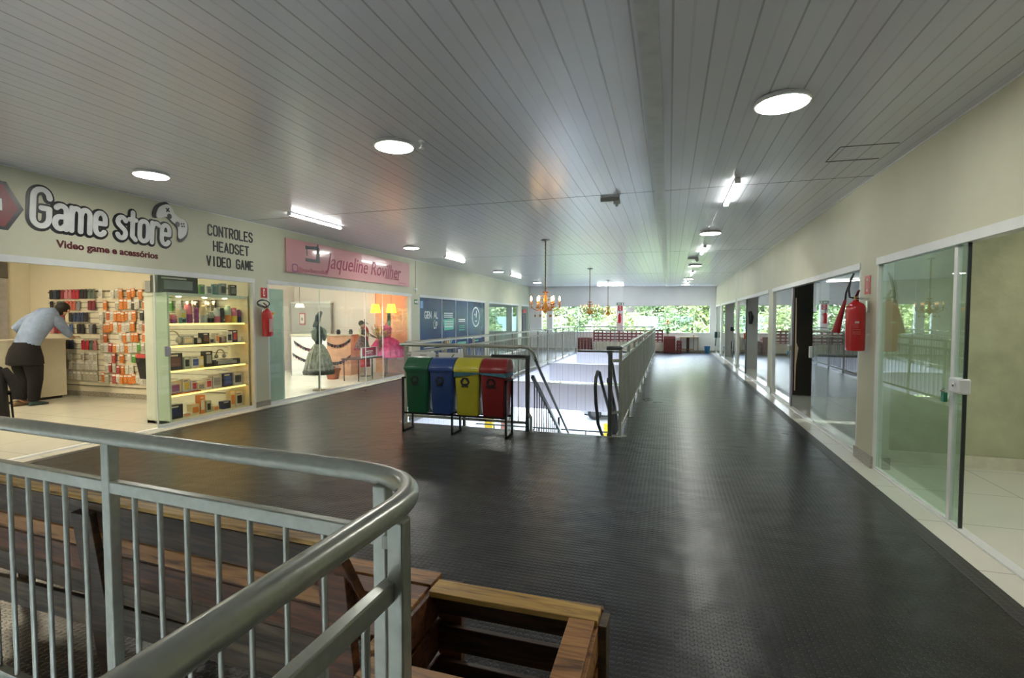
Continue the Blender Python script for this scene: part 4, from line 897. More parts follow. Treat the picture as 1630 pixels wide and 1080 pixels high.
for z in (1.42, 1.34, 1.26): flat(m, [(-.3, -.02), (.3, -.02), (.3, .02), (-.3, .02)], ML, (xw, 14.45, z), .003, .005)
m.build('banner_lines', PW, t)
m = MB(oo)
for z in (1.26, 1.20, 1.12): prect(m, 15.25, 15.7, z, z + .03)
prect(m, 15.1, 15.85, .66, .74); prect(m, 16.6, 17.0, .7, .74); m.build('green_lines', PG, t)
for i, (dy, c_) in enumerate(((-.3, (.7, .55, .05)), (-.15, (.10, .5, .2)), (0, (.75, .3, .05)), (.15, (.7, .6, .1)), (.3, (.1, .35, .6)))):
    m = MB(oo); flat(m, [(dy * .4 - .03, -.2), (dy * .4 + .03, -.2), (dy * 1.3 + .03, .12), (dy * 1.3 - .05, .15)], ML, (xw, 14.35, .78), 0, .003); m.build('coloured_stroke', mat('stroke_%d' % i, c_, .5), t)
m = MB(oo); flat(m, dotp(0, 0, .36, 28), ML, (xw, 16.75, 1.57), 0, .003); m.build('ring', PW, t)
m = MB(oo); flat(m, dotp(0, 0, .31, 28), ML, (xw, 16.75, 1.57), .003, .005); m.build('ring_centre', BLUE, t)
m = MB(oo)
flat(m, dotp(-.1, .08, .035), ML, (xw, 16.75, 1.57), .005, .007); flat(m, [(-.01, -.02), (.05, -.02), (.09, .22), (.03, .22)], ML, (xw, 16.75, 1.57), .005, .007); flat(m, [(-.12, -.13), (.02, -.18), (.14, -.12), (.02, -.14)], ML, (xw, 16.75, 1.57), .005, .007)
m.build('ring_mark', PW, t)
m = MB((XL + .01, 22.9, 1.5)); m.box(XL - .005, XL + .01, 22.7, 23.25, .9, 1.75); b_ = m.build('wall_banner', mat('dark_banner', (.05, .045, .05), .5)); tag(b_, 'narrow dark poster with a red block, on the last left pillar', 'poster')
m = MB((XL + .01, 22.9, 1.5)); m.box(XL + .01, XL + .013, 22.72, 23.23, 1.78, 1.95); m.build('red_block', SIGNR, b_)

# ================================================================ SHOP LIGHTS (unseen ceiling panels added to brighten the interiors)
def add_fill_panel(x, y, col, es, label, w=.6, d=.6, z=2.9):
    oo = (x, y, z); t = thing('unseen_fill_panel', label, 'ceiling light', oo)
    m = MB(oo); m.box(x - w / 2 - .02, x + w / 2 + .02, y - d / 2 - .02, y + d / 2 + .02, z - .02, z - .001); m.build('frame', WHITE, t)
    m = MB(oo); m.box(x - w / 2, x + w / 2, y - d / 2, y + d / 2, z - .026, z - .0205); m.build('diffuser', mat('panel_%s_%g' % (name_of(col), es), (1, 1, 1), .5, emit=col, es=es, noise=0), t)
def name_of(c): return '_'.join('%02d' % int(v * 99) for v in c)
WC = (1, .86, .62)
for x, a in ((-8.3, 'near the glass front'), (-10.8, 'over the counter')):
    for y, b in ((1.5, 'front'), (4.3, 'back')): add_fill_panel(x, y, WC, 20, 'unseen warm square panel added over the game shop, %s one %s' % (b, a))
for x, a in ((-7.7, 'near the glass front'), (-9.4, 'over the counter')): add_fill_panel(x, 9.2, (1, .93, .84), 28, 'unseen square panel added to light the dressmaker shop %s' % a)
add_fill_panel(3.6, 4.3, (1, .98, .9), 10, 'unseen square panel added to light the olive-walled right shop')
add_fill_panel(3.6, 1.8, (1, .98, .9), 10, 'unseen square panel added to light the olive-walled right shop, nearer one')
add_fill_panel(4.0, 14.5, (1, .98, .95), 2.5, 'unseen square panel added to light the grey right shop')
add_fill_panel(4.0, 19.5, (1, .98, .95), 2.5, 'unseen square panel added to light the last grey right shop')
add_fill_panel(-9, 20, (1, .98, .95), 3, 'unseen square panel added to light the farthest left shop')

# ================================================================ GAME SHOP
# slatted wall
oo = (-10.4, 6.77, 0); t = thing('slat_wall', 'cream slatted display wall covered with hanging packets in the game shop', 'display wall', oo)
SLAT = mat('cream_slat_panel', (.78, .73, .58), .45, noise=.03)
m = MB(oo)
z = .22
while z < 2.0: m.box(-11.8, -7.2, 6.755, 6.775, z, z + .088); z += .10
m.build('slats', SLAT, t)
m = MB(oo); m.box(-11.82, -7.2, 6.775, 6.79, .2, 2.04); m.build('backing', mat('slat_groove', (.22, .19, .14), .6), t)
# blocked wall end and grey door
oo = (-12.36, 5.9, 0); t = thing('storage_door', 'grey storeroom door with dark top panel in the game shop back wall at the left edge', 'door', oo)
m = MB(oo); m.box(-12.39, -12.34, 5.3, 6.40, .001, 2.28); m.build('door_leaf', mat('grey_lilac_door', (.42, .40, .40), .5), t)
m = MB(oo); m.box(-12.39, -12.35, 5.3, 6.43, 2.29, 2.62); m.build('top_panel', mat('dark_grey_panel', (.16, .15, .13), .5), t)
oo = (-11.3, 5.6, 0); t = thing('shop_counter', 'plain cream shop counter behind the bending person', 'counter', oo)
CC = mat('cream_laminate', (.74, .70, .56), .35, noise=.02)
m = MB(oo); m.box(-11.45, -11.0, 3.9, 6.56, .05, 1.10); m.build('body', CC, t, bevel=.004)
m = MB(oo); m.box(-11.5, -10.97, 3.85, 6.6, 1.10, 1.13); m.build('top', CC, t, bevel=.004)
m = MB(oo); m.box(-11.42, -11.04, 3.95, 6.5, .001, .05); m.build('plinth', BLACKP, t)
# packets and phone cases, each one an object
PKC = {'black': (.02, .02, .025), 'navy': (.03, .05, .12), 'red': (.5, .03, .06), 'pink': (.6, .22, .25), 'grey green': (.14, .19, .16), 'blue': (.08, .16, .40), 'dark red': (.22, .03, .05), 'coral': (.65, .15, .10), 'cream': (.75, .68, .48), 'grey': (.25, .27, .30)}
def pk_mesh(col, kind):
    m = MB()
    if kind == 'case':
        m.loft([[(a, -.005, z) for a, _, z in [(p[0], 0, p[1]) for p in rring(0, 0, .085, .17, 0, .015)]], [(a, .005, z) for a, _, z in [(p[0], 0, p[1]) for p in rring(0, 0, .085, .17, 0, .015)]]])
        m.k = 1; m.box(-.03, -.012, -.0075, -.005, .04, .075)
        m.box(-.003, .003, .0, .04, .085, .09)
        return m.mesh('phone_case', [mat('case_' + col.replace(' ', '_'), PKC[col], .35, noise=.05, scale=40), BLACKP])
    pc = {'orange': (.80, .24, .02), 'deep orange': (.62, .11, .01), 'white': (.78, .76, .68), 'green': (.12, .45, .06), 'black': (.03, .03, .03), 'clear': (.62, .58, .48), 'red': (.5, .05, .04)}[col]
    m.box(-.045, .045, -.004, .004, -.08, .08); m.k = 1; m.box(-.033, .033, -.012, -.004, -.065, .03); m.k = 2; m.box(-.035, .035, -.0055, -.004, .04, .068); m.k = 0; m.box(-.003, .003, .0, .04, .072, .077)
    return m.mesh('packet', [mat('packet_' + col.replace(' ', '_'), pc, .4, noise=.06, scale=40), mat('packet_blister_' + col.replace(' ', '_'), tuple(v * .8 + .08 for v in pc), .2, noise=.2, scale=50), SIGNW])
pmesh = {}
def hang(kind, col, x, z, label, grp, s=1.0):
    k = (kind, col)
    if k not in pmesh: pmesh[k] = pk_mesh(col, kind)
    o_ = bpy.data.objects.new('phone_case' if kind == 'case' else 'accessory_packet', pmesh[k]); COL.objects.link(o_)
    o_.location = (x, 6.755 - .041, z); o_.scale = (s, 1, s); o_.rotation_euler = (0, random.uniform(-.05, .05), random.uniform(-.1, .1))
    tag(o_, label, 'phone case' if kind == 'case' else 'packet', grp)
random.seed(11)
rows = [(1.975, 'black navy black dark_red pink pink red red black black grey_green grey_green', 'topmost row'), (1.755, 'black - grey_green grey_green coral coral coral grey - - dark_red dark_red', 'second row'),
        (1.53, 'black black dark_red dark_red cream black navy navy navy black', 'third row'), (1.31, 'pink dark_red red red - blue - black black - grey black', 'fourth row'),
        (1.00, 'grey black black - black navy - - red red grey_green pink', 'fifth row')]
for z, cols, rn in rows:
    for i, c_ in enumerate(cols.split()):
        if c_ == '-': continue
        c_ = c_.replace('_', ' '); hang('case', c_, -11.62 + i * .107, z, '%s phone case hanging in the %s at the left of the slatted wall' % (c_, rn), '%s phone cases in the %s' % (c_, rn), 1.05)
for z in (.78, .60, .40):
    for i in range(11):
        if random.random() < .85: hang('packet', 'clear' if random.random() < .7 else 'white', -11.6 + i * .115, z, 'pale packet hanging low at the left of the slatted wall', 'pale packets low on the slatted wall', 1.05)
zs_ = [1.97, 1.76, 1.55, 1.35, 1.15, .97, .76, .56, .38]
for ri, z in enumerate(zs_):
    x = -10.25
    while x < -8.75:
        rr = random.random()
        if rr < .80:
            if x > -9.6 and ri in (5, 6) and rr < .2: c_ = 'green'
            elif rr < (.34 if ri < 5 else .18): c_ = 'orange'
            elif rr < (.42 if ri < 5 else .24): c_ = 'deep orange'
            elif rr < .60: c_ = 'white'
            elif rr < .74: c_ = 'clear'
            else: c_ = 'black' if x > -9.5 else 'red'
            hang('packet', c_, x, z + random.uniform(-.02, .02), '%s accessory packet hanging on the right half of the slatted wall' % c_, '%s accessory packets on the slatted wall' % c_, random.uniform(.95, 1.2))
        x += random.uniform(.085, .12)
    # seen between case shelves
for z in (1.97, 1.73):
    for i, c_ in enumerate(('green', 'white', 'clear', 'black', 'clear', 'black')):
        hang('packet', c_, -8.5 + i * .2, z, '%s packet hanging behind the top of the lit display case' % c_, '%s packets behind the display case' % c_, 1.2)
m = MB((-9.02, 6.6, .45)); m.loft([[(-9.02 + a, 6.62 + b, .42) for a, b in ((-.07, -.05), (.07, -.05), (.07, .05), (-.07, .05))], [(-9.02 + a, 6.62 + b, .80) for a, b in ((-.12, -.09), (.12, -.09), (.12, .09), (-.12, .09))]])
bk = m.build('hanging_basket', BLACKP); m2 = MB((-9.02, 6.6, .45)); m2.box(-9.13, -8.91, 6.54, 6.70, .80, .86); m2.build('contents', mat('red_contents', (.6, .08, .08), .5), bk); tag(bk, 'black tapered basket with red contents on the slatted wall beside the display case', 'basket')

# lit display case behind the glass
oo = (-6.9, 6.0, 0); t = thing('display_case', 'white display case with yellow-lit shelves behind the game shop glass', 'display case', oo)
CW = mat('white_green_laminate', (.66, .70, .60), .4, noise=.02)
x0, x1, y0, y1 = -7.16, -6.72, 5.26, 6.68
m = MB(oo); m.box(x0, x1, y0, y0 + .03, .0, 1.86); m.build('side_panel', CW, t, bevel=.002)
m = MB(oo); m.box(x0, x1, y1 - .02, y1, .0, 1.86); m.build('side_panel', mat('warm_laminate', (.80, .72, .50), .4), t, bevel=.002)
m = MB(oo); m.box(x0, x1, y0, y1, .0, .045); m.build('base', CW, t)
m = MB(oo); m.box(x0, x1, y0 - .02, y1, 1.83, 1.875); m.build('top', CW, t, bevel=.002)
SH = [1.43, 1.11, .755, .405]
for z in SH:
    m = MB(oo); m.box(x0, x1, y0 + .03, y1 - .02, z - .012, z + .004); sh = m.build('shelf', mat('shelf_glass_white', (.70, .70, .58), .3), t)
    m = MB(oo); m.box(x1 - .0, x1 + .012, y0 + .03, y1 - .10, z - .016, z + .004); m.build('led_strip', WARM, sh)
    m = MB(oo); m.box(x1 - .06, x1 - .03, y0 + .05, y1 - .05, z - .02, z - .012); m.build('led_underlight', WARM, sh)
for y in (5.55, 5.98, 6.35):
    m = MB(oo); m.lathe([(.03, 1.83), (.03, 1.824), (.02, 1.822)], (-6.86, y, 0), 14); m.build('spotlight', SPOT, t)
BOXC = dict(black=(.02, .02, .022), white=(.75, .75, .70), grey=(.28, .30, .30), silver=(.5, .52, .5), orange=(.75, .25, .05), red=(.55, .05, .04), blue=(.04, .08, .35), navy=(.02, .03, .12), cream=(.78, .66, .40), yellow=(.75, .6, .08), brown=(.18, .07, .04), pale_green=(.45, .55, .42), pink=(.65, .18, .25), purple=(.28, .06, .22), teal=(.08, .28, .30), lime=(.15, .5, .08))
def carton(y, z, w, h, c, face, label, x=-6.86, d=.10, rz=0):
    o3 = (x, y, z); m = MB(o3); m.box(x - d / 2, x + d / 2, y - w / 2, y + w / 2, z, z + h)
    b_ = m.build('product_box', mat('box_' + c, BOXC[c], .35, noise=.04)); b_.rotation_euler = (0, 0, rz)
    m = MB(o3); m.box(x + d / 2, x + d / 2 + .002, y - w * .36, y + w * .36, z + h * .2, z + h * .75); m.build('printed_picture', mat('box_' + face, BOXC[face], .35), b_)
    m = MB(o3); m.box(x + d / 2, x + d / 2 + .002, y - w * .42, y + w * .2, z + h * .82, z + h * .92); m.build('printed_title', mat('box_' + ('white' if c != 'white' else 'grey'), BOXC['white' if c != 'white' else 'grey'], .35), b_)
    tag(b_, label, 'product box')
def tumbler(y, z, r, h, c, c2, label, x=-6.86):
    o3 = (x, y, z); m = MB(o3); m.lathe([(r * .8, 0), (r, h * .04), (r, h * .45)], o3, 18); b_ = m.build('tumbler', mat('tumbler_' + c, BOXC[c], .2, coat=.4), smooth=True)
    m = MB(o3); m.lathe([(r, h * .45), (r, h * .80), (r * .8, h * .86)], o3, 18); m.build('upper_body', mat('tumbler_' + c2, BOXC[c2], .2, coat=.4), b_, smooth=True)
    m = MB(o3); m.lathe([(r * .78, h * .85), (r * .78, h * .97), (r * .5, h)], o3, 18); m.build('lid', mat('tumbler_' + c2, BOXC[c2], .2), b_, smooth=True)
    tag(b_, label, 'tumbler')
zt = 1.876
carton(5.50, zt, .62, .235, 'black', 'grey', 'large black keyboard box lying on top of the display case', d=.14)
carton(5.14 + .1, zt, .05, .16, 'grey', 'teal', 'small grey box at the left end on top of the display case', x=-7.02)
for i, (y, c_, w, h) in enumerate(((5.93, 'lime', .07, .15), (6.05, 'white', .09, .13), (6.17, 'teal', .10, .17), (6.31, 'grey', .10, .19), (6.50, 'black', .12, .18))):
    carton(y, zt, w, h, c_, 'grey' if c_ != 'grey' else 'black', '%s packet leaning on top of the display case, behind the glass' % c_, d=.05, rz=.1 * (i % 3 - 1))
z = SH[0] + .005
for i, (y, r, h, c_, c2) in enumerate(((5.36, .045, .16, 'red', 'orange'), (5.46, .045, .13, 'purple', 'pink'), (5.70, .055, .30, 'purple', 'pink'), (5.83, .035, .24, 'purple', 'purple'), (5.95, .050, .27, 'silver', 'cream'), (6.08, .05, .17, 'black', 'grey'), (6.19, .05, .24, 'pink', 'silver'), (6.29, .04, .25, 'black', 'black'), (6.40, .05, .28, 'orange', 'pale_green'), (6.52, .05, .25, 'yellow', 'pink'), (6.62, .035, .22, 'navy', 'purple'))):
    tumbler(y, z, r, h, c_, c2, '%s and %s tumbler, number %s from the left on the top lit shelf' % (c_.replace('_', ' '), c2.replace('_', ' '), ['one', 'two', 'three', 'four', 'five', 'six', 'seven', 'eight', 'nine', 'ten', 'eleven'][i]))
carton(5.58, z, .09, .20, 'cream', 'yellow', 'cream box between the tumblers on the top lit shelf')
carton(5.53, z, .07, .08, 'teal', 'black', 'small teal box at the front of the top lit shelf', x=-6.77, d=.06)
def headset(y, z, r, c, label):
    o3 = (-6.84, y, z); m = MB(o3); m.tube([(-6.84, y + r * cos(a), z + r + .01 + r * sin(a)) for a in [radians(v) for v in range(-20, 201, 20)]], .010, 8); h = m.build('headset', mat('box_' + c, BOXC[c], .35), smooth=True)
    for s in (-1, 1):
        m = MB(o3); m.ball((-6.84, y + s * r * .95, z + r * .75), r * .42, 6, 1.1); m.build('ear_cup', mat('box_' + c, BOXC[c], .35), h, smooth=True)
    tag(h, label, 'headset')
z = SH[1] + .005
headset(5.42, z + .0, .10, 'silver', 'silver headset standing at the left of the second lit shelf')
for y, w, h, c_, f_, l_ in ((5.65, .18, .13, 'grey', 'cream', 'grey radio-like box'), (5.83, .09, .10, 'black', 'silver', 'black camera-sized box'), (5.95, .11, .17, 'black', 'brown', 'tall black box'), (6.05, .08, .09, 'silver', 'black', 'silver box with black picture'), (6.15, .06, .16, 'white', 'orange', 'narrow white and orange box'), (6.26, .09, .10, 'brown', 'grey', 'brown box'), (6.38, .10, .18, 'white', 'black', 'tall white box with black picture'), (6.49, .09, .20, 'navy', 'red', 'navy box'), (6.58, .09, .09, 'silver', 'white', 'small silver box')):
    carton(y, z, w, h, c_, f_, l_ + ' on the second lit shelf of the display case')
z = SH[2] + .005
for y, w, h, c_, f_, l_ in ((5.43, .23, .24, 'black', 'brown', 'large square black speaker box'), (5.62, .09, .18, 'pale_green', 'black', 'pale green box with a black picture'), (5.76, .13, .18, 'white', 'blue', 'white box with a blue picture'), (5.86, .07, .17, 'yellow', 'white', 'narrow yellow box'), (5.99, .12, .24, 'black', 'grey', 'tall black box'), (6.33, .50, .09, 'black', 'grey', 'long flat black keyboard box')):
    carton(y, z, w, h, c_, f_, l_ + ' on the third lit shelf of the display case')
headset(6.22, z + .09, .075, 'grey', 'grey headset resting on the long black box of the third lit shelf')
z = SH[3] + .005
for y, w, h, c_, f_, l_ in ((5.31, .05, .20, 'black', 'grey', 'narrow black box at the left end'), (5.43, .16, .18, 'cream', 'purple', 'cream box with purple picture'), (5.60, .11, .20, 'white', 'yellow', 'white box with a yellow picture'), (5.73, .09, .17, 'white', 'red', 'white box with a red picture'), (5.85, .12, .12, 'cream', 'grey', 'cream box with a grey picture'), (5.98, .10, .17, 'white', 'red', 'tall white box with red picture'), (6.13, .16, .21, 'silver', 'grey', 'silver box'), (6.33, .16, .21, 'navy', 'blue', 'navy controller box'), (6.53, .17, .21, 'silver', 'black', 'silver box with a black controller picture')):
    carton(y, z, w, h, c_, f_, l_ + ' on the fourth lit shelf of the display case')
carton(5.55, z, .45, .018, 'brown', 'red', 'thin flat dark red packet at the front of the fourth lit shelf', x=-6.775, d=.07)
z = .05
for y, w, h, c_, f_, l_ in ((5.42, .22, .20, 'black', 'navy', 'large black box'), (5.60, .14, .05, 'white', 'orange', 'flat white box'), (5.74, .13, .16, 'cream', 'orange', 'cream and orange box'), (5.86, .08, .28, 'orange', 'white', 'tall orange box'), (5.97, .08, .18, 'pale_green', 'black', 'pale green box'), (6.10, .10, .08, 'cream', 'orange', 'small cream box'), (6.30, .14, .12, 'navy', 'black', 'navy box'), (6.42, .09, .27, 'cream', 'orange', 'tall cream box with orange picture'), (6.55, .13, .24, 'white', 'black', 'white box with a black picture')):
    carton(y, z, w, h, c_, f_, l_ + ' on the bottom of the display case')

# black jacket hanging over a chair at the left edge
oo = (-9.3, 4.62, 0); t = thing('jacket_on_chair', 'black coat draped over a chair at the left edge, inside the game shop', 'jacket', oo)
BC = mat('black_cloth', (.006, .006, .008), .9, noise=.2, scale=30)
m = MB(oo); m.loft([[(-9.3 + r * cos(a) * 1.2, 4.62 + r * sin(a) * .7, z) for a in [2 * pi * k / 14 for k in range(14)]] for z, r in ((.03, .20), (.25, .185), (.5, .18), (.70, .17), (.80, .12), (.84, .04))]); m.build('jacket', BC, t, smooth=True)
m = MB(oo); m.tube([(-9.18, 4.68, .76), (-9.07, 4.72, .62), (-9.03, 4.74, .46), (-9.01, 4.75, .34)], [.06, .06, .055, .06], 10); m.build('sleeve', BC, t, smooth=True)
for dx, dy in ((-.15, -.12), (.15, -.12), (-.15, .14), (.15, .14)):
    m = MB(oo); m.tube([(-9.3 + dx, 4.62 + dy, 0.002), (-9.3 + dx * .9, 4.62 + dy * .9, .42)], .014, 8); m.build('chair_leg', BLK, t)
m = MB(oo); m.box(-9.5, -9.1, 4.44, 4.80, .40, .44); m.build('chair_seat', BLK, t)

# person bending forward
def skin(name, verts, edges, radii, m, parent, sub=2, root=0):
    me = bpy.data.meshes.new(name); me.from_pydata(verts, edges, []); o_ = bpy.data.objects.new(name, me); COL.objects.link(o_); o_.parent = parent
    md = o_.modifiers.new('skin', 'SKIN'); md.use_smooth_shade = True
    sk = me.skin_vertices[0].data
    for i, r in enumerate(radii): sk[i].radius = (r, r) if isinstance(r, (int, float)) else r
    sk[root].use_root = True
    sb = o_.modifiers.new('sub', 'SUBSURF'); sb.levels = sub; sb.render_levels = sub
    me.materials.append(m); return o_
oo = Vector((-10.55, 5.72, 0)); pr = thing('person', 'person in a light blue shirt and black trousers seen from behind, bending over the counter', 'person', oo)
FD = Vector((.0, 1.0, 0)).normalized(); RD = Vector((FD.y, -FD.x, 0))     # facing direction, person's right
def pp(f, r, z): q = FD * f + RD * r; return (q.x, q.y, z)
SK = mat('skin', (.45, .25, .17), .5); SHB = mat('light_blue_shirt', (.24, .32, .50), .8, noise=.08, scale=14, bump=.3, bscale=12)
V = [pp(0, -.01, 1.0), pp(.04, 0, 1.16), pp(.14, .05, 1.40), pp(.26, .10, 1.54), pp(.35, .15, 1.63), pp(.43, .20, 1.66), pp(.49, .22, 1.60),
     pp(-.01, -.10, .92), pp(.02, -.13, .45), pp(-.09, -.09, .10), pp(.04, -.09, .035),
     pp(-.01, .10, .92), pp(.04, .10, .45), pp(.02, .075, .10), pp(.14, .07, .035),
     pp(.18, -.15, 1.48), pp(.06, -.36, 1.33), pp(.28, -.36, 1.18), pp(.36, -.35, 1.17),
     pp(.30, .24, 1.48), pp(.42, .25, 1.28), pp(.56, .16, 1.17), pp(.64, .14, 1.165)]
Ed = [(0, 1), (1, 2), (2, 3), (3, 4), (4, 5), (5, 6), (0, 7), (7, 8), (8, 9), (9, 10), (0, 11), (11, 12), (12, 13), (13, 14), (3, 15), (15, 16), (16, 17), (17, 18), (3, 19), (19, 20), (20, 21), (21, 22)]
Rr = [.10, .09, .10, .07, .05, .085, .06, .085, .055, .038, .035, .085, .055, .038, .035, .055, .042, .032, .028, .055, .042, .032, .028]
skin('body', V, Ed, Rr, SK, pr)
def ell(f, r, z, wf, wr, tilt=0, n=20): return [pp(f + wf * sin(2 * pi * k / n), r + wr * cos(2 * pi * k / n), z - tilt * sin(2 * pi * k / n)) for k in range(n)]
m = MB(); m.loft([ell(.0, -.02, 1.02, .15, .215), ell(.02, -.01, 1.12, .155, .22, .03), ell(.07, .02, 1.25, .16, .225, .06), ell(.14, .05, 1.40, .16, .235, .09), ell(.21, .08, 1.52, .14, .235, .10), ell(.27, .10, 1.60, .11, .19, .09), ell(.33, .13, 1.64, .07, .10, .06), ell(.36, .15, 1.65, .05, .06, .05)])
m.tube([pp(.20, -.08, 1.54), pp(.17, -.17, 1.50), pp(.10, -.27, 1.42), pp(.06, -.36, 1.34), pp(.12, -.37, 1.28), pp(.24, -.36, 1.20)], [.09, .095, .085, .075, .065, .05], 14)
m.tube([pp(.24, .20, 1.54), pp(.32, .26, 1.46), pp(.40, .25, 1.34), pp(.46, .22, 1.26), pp(.54, .17, 1.20)], [.09, .09, .075, .065, .05], 14)
m.build('shirt', SHB, pr, smooth=True)
m = MB(); m.loft([ell(0, -.02, 1.10, .15, .205), ell(-.02, -.03, .98, .19, .25), ell(-.02, -.04, .84, .22, .29), ell(-.01, -.06, .72, .22, .32), ell(-.01, -.06, .70, .18, .28)]); m.build('tunic_hem', BC, pr, smooth=True)
m = MB(); m.tube([pp(-.01, -.14, .86), pp(.0, -.17, .66), pp(.02, -.13, .45), pp(-.04, -.10, .25), pp(-.08, -.09, .11)], [.14, .13, .105, .09, .08], 16)
m.tube([pp(-.01, .09, .86), pp(.02, .11, .66), pp(.04, .10, .45), pp(.03, .08, .25), pp(.02, .075, .09)], [.14, .13, .105, .09, .08], 16); m.build('trousers', BC, pr, smooth=True)
SHO = mat('brown_shoe', (.16, .10, .05), .5); SHD = mat('dark_teal_shoe', (.03, .07, .07), .5)
for nm, f0, r0, mm_, fl in (('shoe', -.12, -.105, SHO, .0), ('shoe', .02, .075, SHD, 0)):
    rings = []
    for f, w, h in ((-.07, .025, .06), (-.04, .042, .10), (.03, .045, .10), (.10, .048, .065), (.17, .045, .045), (.21, .02, .03)):
        rings.append([pp(f0 + f, r0 + w * cos(a), max(.002, h / 2 + h / 2 * sin(a))) for a in [2 * pi * k / 10 for k in range(10)]])
    m = MB(); m.loft(rings); m.build(nm, mm_, pr, smooth=True)
m = MB(); hc = Vector(pp(.43, .20, 1.70)); m.ball((hc.x, hc.y, hc.z), .105, 8, .95); h2 = Vector(pp(.40, .18, 1.65)); m.ball((h2.x, h2.y, h2.z), .085, 7); m.build('hair', mat('dark_hair', (.012, .008, .006), .6), pr, smooth=True)
for s_ in (-1, 1):
    m = MB(); e = Vector(pp(.46, .21 + s_ * .09, 1.64)); m.ball((e.x, e.y, e.z), .02, 5, 1.5); m.build('ear', SK, pr, smooth=True)
nv = Vector(pp(.56, .24, 1.60)); m = MB(); m.ball((nv.x, nv.y, nv.z), .018, 5); m.build('nose', SK, pr, smooth=True)
for (f, r, zz_) in ((.37, -.35, 1.17), (.65, .14, 1.165)):
    for k in range(5):
        m = MB(); dr = (k - 2) * .017; ln = (.045, .075, .08, .075, .06)[k] if r > 0 else (.06, .075, .08, .075, .045)[k]
        m.tube([pp(f, r + dr * .8, zz_), pp(f + ln * .6, r + dr * 1.2, zz_ + .01), pp(f + ln, r + dr * 1.3, zz_ - .01)], [.010, .009, .007], 6); m.build('finger', SK, pr, smooth=True)

# ================================================================ DRESSMAKER SHOP
oo = (-8.7, 11.2, 0); t = thing('shop_counter', 'white and orange-lit counter hung with bunting in the dressmaker shop', 'counter', oo)
ORANGE_LIT = mat('orange_lit_laminate', (.80, .46, .30), .5)  # orange light on the counter end is put into its colour
m = MB(oo); m.box(-9.6, -8.48, 10.95, 11.4, .0, 1.06); m.build('front', WALLW, t, bevel=.004)
m = MB(oo); m.prism([(-8.48, 10.95, .0), (-8.06, 11.38, .0), (-8.06, 11.8, .0), (-8.48, 11.4, 0)], (0, 0, 0), (0, 0, 1.06)); m.build('end_panel', ORANGE_LIT, t)
m = MB(oo); m.prism([(-9.62, 10.92, 1.06), (-8.46, 10.92, 1.06), (-8.03, 11.38, 1.06), (-8.03, 11.8, 1.06), (-9.62, 11.8, 1.06)], (0, 0, 0), (0, 0, .03)); m.build('top', CC, t)
GR = (mat('bunting_grey', (.12, .11, .13), .7), mat('bunting_black', (.02, .02, .03), .7), mat('bunting_dark_red', (.14, .02, .04), .7))
def garland(a, b, n, sag, label):
    a, b = Vector(a), Vector(b); g = thing('bunting', label, 'bunting', a); nn = (b - a).cross(Vector((0, 0, 1))).normalized() * .002
    pts = [P2(a, b, k / n) - Vector((0, 0, sag * 4 * (k / n) * (1 - k / n))) for k in range(n + 1)]
    m = MB(a); m.tube(pts, .004, 5); m.build('string', GR[1], g)
    for k in range(n):
        p, q = pts[k], pts[k + 1]; m = MB(a); c_ = (p + q) / 2 - Vector((0, 0, .085)); m.prism([p, q, q * .9 + c_ * .1 + Vector((0, 0, -.05)), c_, p * .9 + c_ * .1 + Vector((0, 0, -.05))], -nn, nn); m.build('flag', GR[k % 3], g)
garland((-9.5, 10.93, .93), (-8.5, 10.93, .78), 12, .14, 'upper dark bunting across the white front of the dressmaker counter')
garland((-9.55, 10.93, .60), (-8.6, 10.93, .42), 12, .10, 'lower dark bunting across the white front of the dressmaker counter')
garland((-8.46, 10.94, .90), (-8.05, 11.36, .98), 8, .12, 'upper dark bunting across the orange-lit end of the dressmaker counter')
garland((-8.46, 10.94, .40), (-8.05, 11.36, .55), 8, .10, 'lower dark bunting across the orange-lit end of the dressmaker counter')
for x, y, lab in ((-8.34, 11.25, 'small black pot on the counter end, left one'), (-8.14, 11.5, 'small black pot on the counter end, right one')):
    o3 = (x, y, 1.09); m = MB(o3); m.lathe([(.035, 0), (.05, .01), (.055, .09), (.045, .09)], o3, 14); b_ = m.build('small_pot', BLACKP, smooth=True); tag(b_, lab, 'pot')
    m = MB(o3)
    for k in range(7): a = 2 * pi * k / 7; m.ball((x + .025 * cos(a), y + .025 * sin(a), 1.2), .02, 4)
    m.build('plant', mat('dark_foliage', (.02, .05, .02), .7), b_)
# screen partition with frames
oo = (-9.95, 11.6, 0); t = thing('partition_screen', 'pale grey partition panel with framed prints behind the dressmaker counter', 'partition', oo)
m = MB(oo); m.box(-10.55, -9.2, 12.05, 12.12, 0, 1.95); m.build('panel', WALLG, t, bevel=.005)
m = MB(oo); m.box(-10.55, -9.16, 12.02, 12.15, 1.95, 2.0); m.build('top_rail', WHITE, t)
for x, w, h, c_, lab in ((-10.15, .20, .34, 'pink', 'framed print with a pink border on the dressmaker partition'), (-9.62, .16, .22, 'grey', 'small grey framed print on the dressmaker partition')):
    o3 = (x, 12.03, 1.45); t = thing('framed_print', lab, 'picture', o3); m = MB(o3); m.box(x - w / 2, x + w / 2, 12.03, 12.048, 1.5 - h / 2, 1.5 + h / 2); m.build('frame', mat('box_' + c_, BOXC[c_], .4), t)
    m = MB(o3); m.box(x - w * .38, x + w * .38, 12.026, 12.03, 1.5 - h * .4, 1.5 + h * .4); m.build('print', SIGNW, t)
    m = MB(o3); m.box(x - w * .08, x + w * .08, 12.023, 12.026, 1.5 - h * .15, 1.5 + h * .1); m.build('motif', GRM, t)
